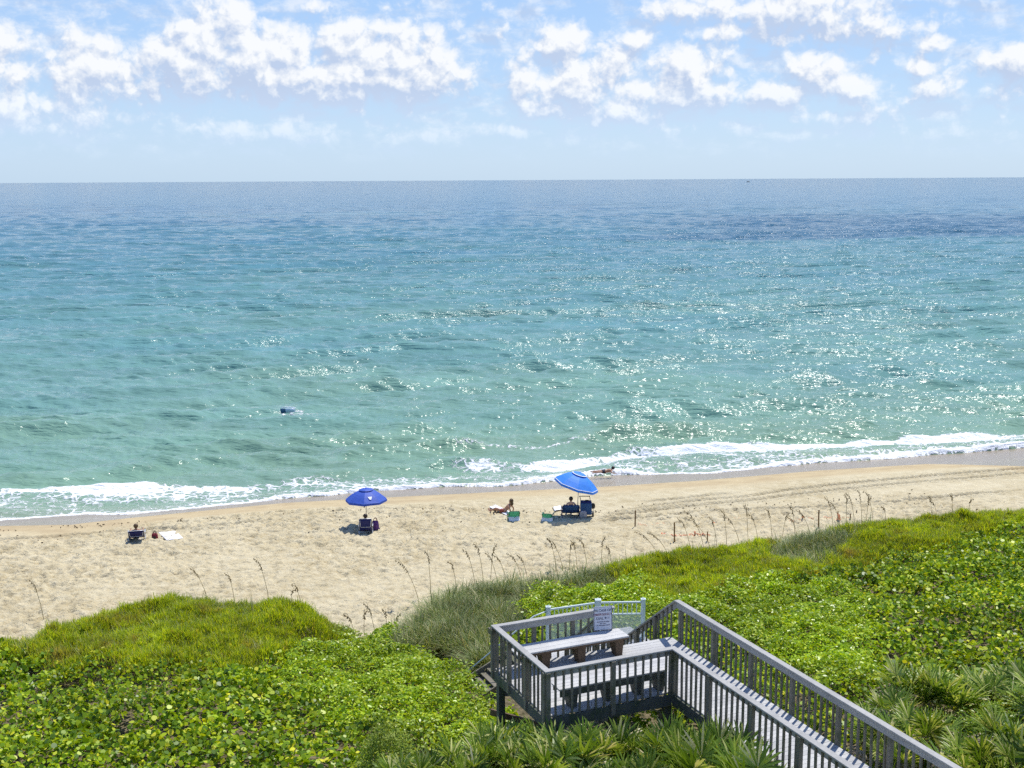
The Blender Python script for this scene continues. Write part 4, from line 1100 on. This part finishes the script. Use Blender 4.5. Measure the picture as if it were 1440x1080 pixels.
J = dict(pelvis=(0,0,.16), chest=(.22,-.03,.40), neck=(.34,-.04,.57), head=(.37,-.02,.73), face=(-1,.3,.0),
 lsh=(.30,-.22,.50), lel=(.42,-.32,.30), lwr=(.36,-.34,.10), rsh=(.30,.15,.50), rel=(.45,.22,.30), rwr=(.42,.20,.10),
 lhip=(-.04,-.09,.16), lkn=(-.44,-.04,.30), lan=(-.80,.06,.10), lto=(-.90,.10,.18), rhip=(-.04,.09,.16), rkn=(-.46,.16,.18), ran=(-.86,.30,.10), rto=(-.96,.34,.18))
person(p, R(-14), J, 'person sunbathing on a white towel, propped up on both arms, legs to the left', M['skin'], M['hairb'], M['swimr'], True)
# right umbrella group
ch, b = beach_chair(802, 726, R(2), 'wide blue beach chair in the shade of the tilted bright blue umbrella', M['dblue'], M['navy'], back=R(26), w=.86, hb=.50, seat=.24)
person(b, R(2), seated(.26, R(24), 'bent', hx=0), 'person with dark hair in the blue chair under the tilted umbrella', M['skinlt'], M['hair'], M['swimd'])
p = BZ(824, 727); ct = empty('cooler_cart', p, 'tall blue cooler bag on a wheeled cart beside the tilted umbrella pole', 'beach cart', rz=R(-4))
MB().box((0,0,.47), (.60,.42,.62)).obj('cooler_bag', M['dblue'], ct, bevel=.04)
MB().box((0,0,.81), (.56,.38,.07)).obj('cooler_lid', M['navy'], ct, bevel=.03)
fr = MB(); fr.tube([(-.30,-.24,.10),(-.30,.26,.10),(.30,.26,.10),(.30,-.24,.10),(-.30,-.24,.10)], .016)
fr.tube([(-.22,.24,.10),(-.30,.30,.95),(-.34,.30,1.02)], .016); fr.tube([(.22,.24,.10),(.20,.30,.95),(.16,.30,1.02)], .016); fr.tube([(-.36,.30,1.02),(.20,.30,1.02)], .02)
fr.obj('frame', M['black'], ct, smooth=True)
for s_ in (-1, 1):
    w_ = MB(); rgs = []
    for x_, r_ in ((-.045,.08),(-.045,.13),(.045,.13),(.045,.08)): rgs.append([Vector((s_*.36+x_, .16+r_*math.cos(a), .13+r_*math.sin(a))) for a in np.linspace(0, 2*PI, 17)[:-1]])
    w_.rings(rgs); w_.obj('wheel', M['black'], ct, smooth=False)
MB().box((.05,.0,.875), (.2,.12,.06)).obj('lid_handle', M['black'], ct, bevel=.02)
p = BZ(820, 729)
gb = MB(); rg = []
for z_, sx_, sy_ in ((0,.17,.07),(.12,.20,.09),(.30,.17,.07),(.40,.10,.03)): rg.append([Vector((sx_*math.cos(a)+.04*z_, sy_*math.sin(a), z_)) for a in np.linspace(0, 2*PI, 13)[:-1]])
gb.rings(rg); tag(gb.obj('beach_bag', M['greybag'], smooth=True, loc=p), 'pale grey bag leaning on the front of the blue cooler cart', 'bag')
p = BZ(834, 722); hat = empty('sand_spade', p, 'dark round-bladed paddle stuck upright in the sand right of the cooler cart', 'paddle')
MB().tube([(0,0,-.15),(0,0,.28)], .016).obj('shaft', M['black'], hat)
rg = [[Vector((.11*math.cos(a)*q_, y_, .40+.16*math.sin(a)*q_)) for a in np.linspace(0, 2*PI, 17)[:-1]] for y_, q_ in ((-.03,.7),(-.015,1),(.015,1),(.03,.7))]
MB().rings(rg).obj('blade', M['black'], hat, smooth=True)
towel([(778,716),(788,714),(791,719),(780,721)], 'small pale towel on the sand left of the blue chair', M['whitec'])
# child lying in the wash
p = atz(852, 664, .32)
J = dict(pelvis=(-.1,0,.06), chest=(.20,0,.10), neck=(.36,0,.15), head=(.45,.02,.24), face=(.4,1,.1),
 lsh=(.30,-.15,.12), lel=(.30,-.28,.02), lwr=(.46,-.34,.0), rsh=(.30,.15,.12), rel=(.34,.28,.02), rwr=(.50,.30,.0),
 lhip=(-.12,-.08,.06), lkn=(-.48,-.12,.06), lan=(-.82,-.14,.04), lto=(-.95,-.16,.02), rhip=(-.12,.08,.06), rkn=(-.5,.12,.06), ran=(-.84,.18,.04), rto=(-.98,.20,.02))
person(p, R(8), J, 'dark-haired person lying in the white foam behind the tilted umbrella', M['skin'], M['hair'], M['swimd'])
# float in the waves
p = Vector((fp.x, fp.y-1.0, FZ+.22)); fl = empty('inflatable_float', p, 'blue and white inflatable float tilted up in the waves', 'float'); fl.scale = (1.25, 1.25, 1.25)
M['flb'] = plain('float_blue', (.03,.09,.20), .35); M['flw'] = plain('float_pale', (.42,.52,.68), .3)
def slab(x0, x1, mat, nm):
    mb = MB(); rg = []
    for i in range(8):
        x_ = x0+(x1-x0)*i/7; f = (x_+.45)/.95; h_ = .36*(1-.35*f**2); 
        rg.append([Vector((x_, .11*math.cos(a)-.1*math.sin(a), h_/2+.02+(h_/2)*math.sin(a)+.10*f)) for a in np.linspace(0, 2*PI, 13)[:-1]])
    mb.rings(rg); return mb.obj(nm, mat, fl, smooth=True)
slab(-.45, -.12, M['flb'], 'dark_panel'); slab(-.12, .46, M['flw'], 'pale_panel')
MB().tube([Vector((-.46+.98*f, .02, .42+.06*math.sin(f*PI)-.02*f)) for f in np.linspace(0, 1, 9)], .035).obj('rim_tube', M['whitec'], fl, smooth=True)
# distant boat
p = atz(1052, 257.2, 0); d_ = 6500; r0 = ray(1052, 257.2); p = Vector((r0[0]*d_, r0[1]*d_, 0))
bt = empty('motor_boat', p, 'tiny dark motor boat on the horizon', 'boat')
rg = []
for x_, w_, z_ in ((-5,1.6,0),(-3,1.8,0),(1,1.8,.1),(4,1.2,.3),(6,.1,.7)): rg.append([Vector((x_,-w_,1.3+z_)), Vector((x_,-w_*.6,-.3)), Vector((x_,w_*.6,-.3)), Vector((x_,w_,1.3+z_))])
M['boat'] = plain('boat_hull', (.10,.12,.16), .5)
bt.scale = (1.7,1.7,1.7)
MB().rings(rg).obj('hull', M['boat'], bt); MB().box((-.6,0,2.3), (3.2,2.4,1.9)).obj('cabin', M['boat'], bt, bevel=.2)
MB().tube([(-.6,0,3.2),(-.6,0,5.2)], .12).obj('mast', M['boat'], bt)

# stakes and tape of the marked nest area
STK = [(893,741,24,'thin wooden stake farthest left and nearest the umbrella',None),(948.5,761,27,'thick wooden stake standing left in the taped sand area',None),(977,753,6,'short orange-topped stake between the taped stakes','o'),
 (995,761,14,'short wooden stake at the grassy end of the taped area',None),(1151,743,26,'wooden stake standing among the sea oats on the right',None),(1178,733,15,'stake with a bright orange flag near the right dune','f'),(1196,732,10,'small dark stake right of the orange flag',None),(1124,723,6,'tiny stake farthest away on the right sand',None),(1128.5,731,6,'tiny stake just in front of the farthest one','o')]
pos = {}
for i, (px, py, h, lab, kind) in enumerate(STK):
    b = BZ(px, py); pos[i] = b; H_ = h*math.hypot(b.y, HC-b.z)/F*1.03; w_ = .055 if h > 20 else .045
    root = empty('wooden_stake', b, lab, 'stake')
    mb = MB(); mb.beam((0,0,-.2), (random.uniform(-.02,.02),0,H_-.04), w_, w_*.8); mb.add([(-w_/2,-w_*.4,H_-.04),(w_/2,-w_*.4,H_-.04),(w_/2,w_*.4,H_-.04),(-w_/2,w_*.4,H_-.04),(0,0,H_)], [(0,1,4),(1,2,4),(2,3,4),(3,0,4)])
    mb.obj('shaft', M['stake'], root)
    if kind == 'f': MB().add([(0,-.03,.15),(-.10,-.05,.05),(.14,-.06,.02),(.10,-.03,.34),(-.05,-.03,.42),(0,.03,.15),(-.10,.05,.05),(.14,.06,.02),(.10,.03,.34),(-.05,.03,.42)], [(0,1,2,3,4),(9,8,7,6,5),(0,5,6,1),(1,6,7,2),(2,7,8,3),(3,8,9,4),(4,9,5,0)]).obj('flag', M['orange'], root)
    if kind == 'o': MB().beam((0,0,H_*.5),(0,0,H_*.98), w_*1.5, w_*1.3).obj('paint_band', M['orange'], root)
def tape(ps, lab, w=.07):
    pts = []
    for i in range(len(ps)-1):
        A_, B_ = BZ(*ps[i]), BZ(*ps[i+1]); n_ = 8
        for k in range(n_): 
            q = A_.lerp(B_, k/n_); q.z = g1(q.x, q.y)+.05+.03*math.sin(k*1.7+i); q.y += .12*math.sin(k*2.1+i); pts.append(q)
    mb = MB(); mb.tube(pts, w*.25, 5); tag(mb.obj('marker_tape', M['orange']), lab, 'tape')
tape([(930,752),(940,753),(950,755),(965,754),(985,752),(1000,754)], 'orange marker tape lying on the sand around the thick left stake', .10)
tape([(897,738),(905,740),(925,738),(945,737)], 'faint orange tape line on the sand beside the thin left stake', .03)
tape([(1003,737),(1010,734),(1025,731),(1045,730)], 'orange tape strip on the sand above the drooping sea oats', .06)
tape([(1110,734),(1130,730),(1150,730),(1178,728)], 'orange tape running left from the orange flag', .05)
tape([(1180,729),(1188,730),(1196,729)], 'orange tape between the flag and the small dark stake', .06)

# weed and shell scraps scattered on the dry sand
wr = np.random.default_rng(8); n_ = 420
t_ = wr.uniform(-4, 50, n_); s_ = np.interp(t_, [0,18,24,30,40], [5.5,6,8,10,11.5])+wr.normal(0, .5, n_)+wr.choice([0, 0, 5], n_)*wr.random(n_)
wx_, wy_ = xy(s_, t_); wz_ = ground(wx_, wy_)
pts = np.stack([wx_, wy_, wz_+.05+.03*wr.random(n_)], -1); nr = wr.normal(0, .5, (n_, 3)); nr[:, 2] = np.abs(nr[:, 2])+.3
L = wr.uniform(.04, .15, n_)
M['weed'] = plain('dry_weed', (.075,.05,.025), .9)
o = leaves('seaweed_scraps', pts, nr, L, L*.4, M['weed'], 5, .15); o.modifiers.new('s', 'SOLIDIFY').thickness = .03
tag(o, 'small dark scraps of dry seaweed scattered along the upper beach', 'seaweed', kind='stuff')
# ================================================================ SKY, SUN, CAMERA
w = bpy.data.worlds.new('World'); scene.world = w; w.use_nodes = True; nt = w.node_tree; nt.nodes.clear(); n = N(nt)
SUN_EL, SUN_AZ = R(64), R(31)      # azimuth to the right of straight out to sea (+y)
sky = n('ShaderNodeTexSky', sky_type='NISHITA', sun_disc=False, sun_elevation=SUN_EL, sun_rotation=SUN_AZ, altitude=10, air_density=1.0, dust_density=.6, ozone_density=2.0)
dirv = n('ShaderNodeTexCoord').outputs['Generated']
sx = n('ShaderNodeSeparateXYZ', {0: dirv})
az = n.math('ARCTAN2', sx.outputs[0], sx.outputs[1]); el = n.math('ARCSINE', sx.outputs[2])
A_ = n.math('MULTIPLY', az, 17.0); E_ = n.math('MULTIPLY', el, 17.0)         # 1 unit = about 100 px of the reference
vec = n('ShaderNodeCombineXYZ', {0: A_, 1: n.math('ADD', E_, .14)}).outputs[0]
# cloud group
gt = bpy.data.node_groups.new('cloud_density', 'ShaderNodeTree')
gt.interface.new_socket('V', in_out='INPUT', socket_type='NodeSocketVector'); gt.interface.new_socket('D', in_out='OUTPUT', socket_type='NodeSocketFloat')
gn = N(gt); gi = gn('NodeGroupInput').outputs[0]; go = gn('NodeGroupOutput')
CL = [ # x(px from centre), elevation(px), rx, ry, weight
 (-560,150,75,55,.9),(-640,140,70,50,.75),(-690,120,90,60,.7),(-590,115,95,45,.8),(-545,190,60,30,.8),(-665,185,60,28,.75),(-640,85,150,28,.62),
 (-450,165,75,45,.95),(-400,190,60,45,1.),(-380,225,42,42,1.),(-330,170,90,55,1.1),(-300,150,90,40,1.),(-420,140,90,28,.95),
 (-215,190,60,45,1.05),(-180,165,90,50,1.1),(-135,150,70,45,1.),(-160,215,60,25,.8),(-220,130,100,24,.9),(-60,150,26,30,.7),(-110,195,60,40,.8),
 (-250,245,130,16,.5),(-380,85,60,16,.55),(-330,75,110,22,.6),(-100,72,90,20,.5),(-30,82,45,14,.65),(15,80,40,12,.6),
 (25,150,40,50,.8),(-15,230,30,30,.5),(70,190,40,40,1.),(95,140,80,42,1.),(60,115,80,25,.9),(130,170,50,35,.9),(170,200,30,16,.75),(150,105,70,24,.9),
 (240,160,50,42,1.),(280,170,35,28,.9),(220,125,75,30,.95),(275,125,55,22,.85),(195,85,80,20,.5),
 (230,235,70,22,.85),(280,208,60,18,.8),(390,230,110,36,.95),(470,205,110,22,.85),(360,200,70,18,.6),(560,245,90,14,.6),
 (400,155,45,26,.95),(375,125,60,26,.85),(460,125,60,26,.95),(510,110,45,20,.75),(560,125,45,22,.8),(555,185,28,16,.85),(450,95,90,18,.6),(545,150,40,22,.65),
 (655,160,42,32,1.),(690,145,60,24,.95),(645,120,60,22,.7),(720,165,40,26,.7),(680,85,70,14,.35),
 (380,70,60,12,.5),(120,60,120,16,.42),(600,70,80,12,.45),(-600,60,90,14,.45),
]
acc = None
for (cx, cy, rx, ry, wt) in CL:
    v = gn.vm('MULTIPLY', gn.vm('SUBTRACT', gi, (cx/100, cy/100, 0)), (100/rx, 100/ry, 0))
    q = gn.vm('DOT_PRODUCT', v, v)
    e = gn.math('MULTIPLY', gn.math('POWER', 2.718, gn.math('MULTIPLY', q, -.8)), wt*1.0)
    acc = e if acc is None else gn.math('SMOOTH_MAX', acc, e, .18)
gx = gn('ShaderNodeSeparateXYZ', {0: gi})
side_ = gn.math('MULTIPLY', gn.mr(gn.math('ABSOLUTE', gx.outputs[0]), 8, 10, 0, 1), gn.math('MULTIPLY', gn.mr(gx.outputs[1], .6, 1.2, 0, 1), gn.mr(gx.outputs[1], 3.2, 2.0, 0, .8)))
acc = gn.math('ADD', acc, gn.math('MULTIPLY', side_, gn.mr(gn.noise(gi, .35, 2, .5), .4, .6, 0, 1)))
acc = gn.math('MINIMUM', acc, 1.0)
gt.interface.new_socket('A', in_out='OUTPUT', socket_type='NodeSocketFloat'); gn.L(acc, go.inputs[1])
wv = gn('ShaderNodeTexNoise', {'Vector': gi, 'Scale': 1.1, 'Detail': 3.0}); 
wp = gn.vm('ADD', gi, gn.vm('MULTIPLY', gn.vm('SUBTRACT', wv.outputs['Color'], (.5,.5,.5)), (.5,.4,0)))
n1 = gn.noise(gn.vm('MULTIPLY', wp, (1,1.15,1)), 1.9, 9, .60, 0, 2.1)
sw_ = gn.vm('ADD', gi, gn.vm('MULTIPLY', gn.vm('SUBTRACT', gn('ShaderNodeTexNoise', {'Vector': gi, 'Scale': 4.5, 'Detail': 3.0}).outputs['Color'], (.5,.5,.5)), (.22,.22,0)))
vr = gn('ShaderNodeTexVoronoi', {'Vector': sw_, 'Scale': 3.0, 'Detail': 3.0, 'Roughness': .55}, feature='F1').outputs['Distance']
d = gn.math('MULTIPLY', gn.math('SUBTRACT', acc, .21), 1.15)
d = gn.math('ADD', d, gn.math('MULTIPLY', gn.math('SUBTRACT', n1, .5), 1.5))
d = gn.math('ADD', d, gn.math('MULTIPLY', gn.math('SUBTRACT', .50, vr), .55))
gn.L(d, go.inputs[0])
def cd(v): g_ = n('ShaderNodeGroup'); g_.node_tree = gt; nt.links.new(v, g_.inputs[0]); return g_.outputs[0]
d0 = cd(vec); d1 = cd(n.vm('ADD', vec, (.07,.12,0)))
def ca(v): g_ = n('ShaderNodeGroup'); g_.node_tree = gt; nt.links.new(v, g_.inputs[0]); return g_.outputs[1]
ab0 = ca(n.vm('ADD', vec, (0,-.22,0))); ab1 = ca(n.vm('ADD', vec, (0,.22,0)))
 
alpha = n.mr(d0, -.26, .36, 0, 1, True)
under = n.math('MAXIMUM', n.math('SUBTRACT', ab1, ab0), 0.0)
lit = n.math('ADD', .62, n.math('MULTIPLY', n.math('SUBTRACT', d0, d1), 2.1))
lit = n.math('SUBTRACT', lit, n.math('MULTIPLY', under, 1.0))
lit = n.math('MULTIPLY', lit, 1.0, clamp=True)
ccol = n.mix(lit, (.45,.54,.71), (.815,.83,.85))
veil = n.mr(n.noise(n.vm('MULTIPLY', vec, (1,2.2,1)), 1.5, 7, .62), .42, .68, 0, .62, True)
veil = n.math('MULTIPLY', veil, n.mr(E_, .15, .7, 0, 1, True))
veil = n.math('MULTIPLY', veil, n.mr(E_, 4, 8, 1, .3))
ccol = n.mix(n.mr(E_, 0.2, 1.3, .72, 0), ccol, (.60,.75,.93))
alpha = n.math('MULTIPLY', alpha, n.mr(E_, .15, .95, .0, 1, True))
alpha = n.math('MAXIMUM', n.math('MULTIPLY', alpha, .96), veil)
grad = n.ramp(n.mr(E_, 0, 12.0), [(0,(.47,.66,.88)),(.06,(.43,.62,.88)),(.13,(.37,.56,.87)),(.25,(.30,.50,.86)),(.5,(.16,.33,.74)),(1,(.09,.22,.62))])
nis = n.vm('MULTIPLY', sky.outputs[0], (.10,.10,.10))
SKYMIX = .72
base = n.mix(SKYMIX, nis, grad)
fin_ = n.mix(alpha, base, ccol)
# half of the upper sky stays clear Nishita; clouds beyond the frame are gentle
bgn = n('ShaderNodeBackground', {'Color': fin_, 'Strength': 1.0})
wo = n('ShaderNodeOutputWorld'); n.L(bgn.outputs[0], wo.inputs[0])
w.cycles.sampling_method = 'MANUAL'; w.cycles.sample_map_resolution = 512

sl = bpy.data.lights.new('sun', 'SUN'); sl.energy = 4.0; sl.angle = R(.5); sl.color = (1, .965, .90)
so = bpy.data.objects.new('sun', sl); COL.objects.link(so)
sdir = Vector((math.sin(SUN_AZ)*math.cos(SUN_EL), math.cos(SUN_AZ)*math.cos(SUN_EL), math.sin(SUN_EL)))
so.rotation_euler = sdir.to_track_quat('Z', 'Y').to_euler()
cam = bpy.data.cameras.new('camera'); cam.lens = F/1440*36; cam.sensor_width = 36; cam.clip_end = 200000; cam.clip_start = .1
cmo = bpy.data.objects.new('camera', cam); COL.objects.link(cmo)
cmo.matrix_world = Matrix.Translation((0,0,HC)) @ Matrix.Rotation(PI/2-PITCH, 4, 'X') @ Matrix.Rotation(ROLL, 4, 'Z')
scene.camera = cmo
scene.view_settings.view_transform = 'Standard'; scene.view_settings.look = 'None'; scene.view_settings.exposure = 0.25; scene.view_settings.gamma = 1
scene.render.engine = 'CYCLES'; scene.cycles.use_adaptive_sampling = True; scene.cycles.adaptive_threshold = .025; scene.cycles.adaptive_min_samples = 32
scene.cycles.max_bounces = 6; scene.cycles.transparent_max_bounces = 12; scene.cycles.use_denoising = False
scene.cycles.sample_clamp_direct = 5; scene.cycles.sample_clamp_indirect = 4; scene.cycles.caustics_reflective = False; scene.cycles.caustics_refractive = False
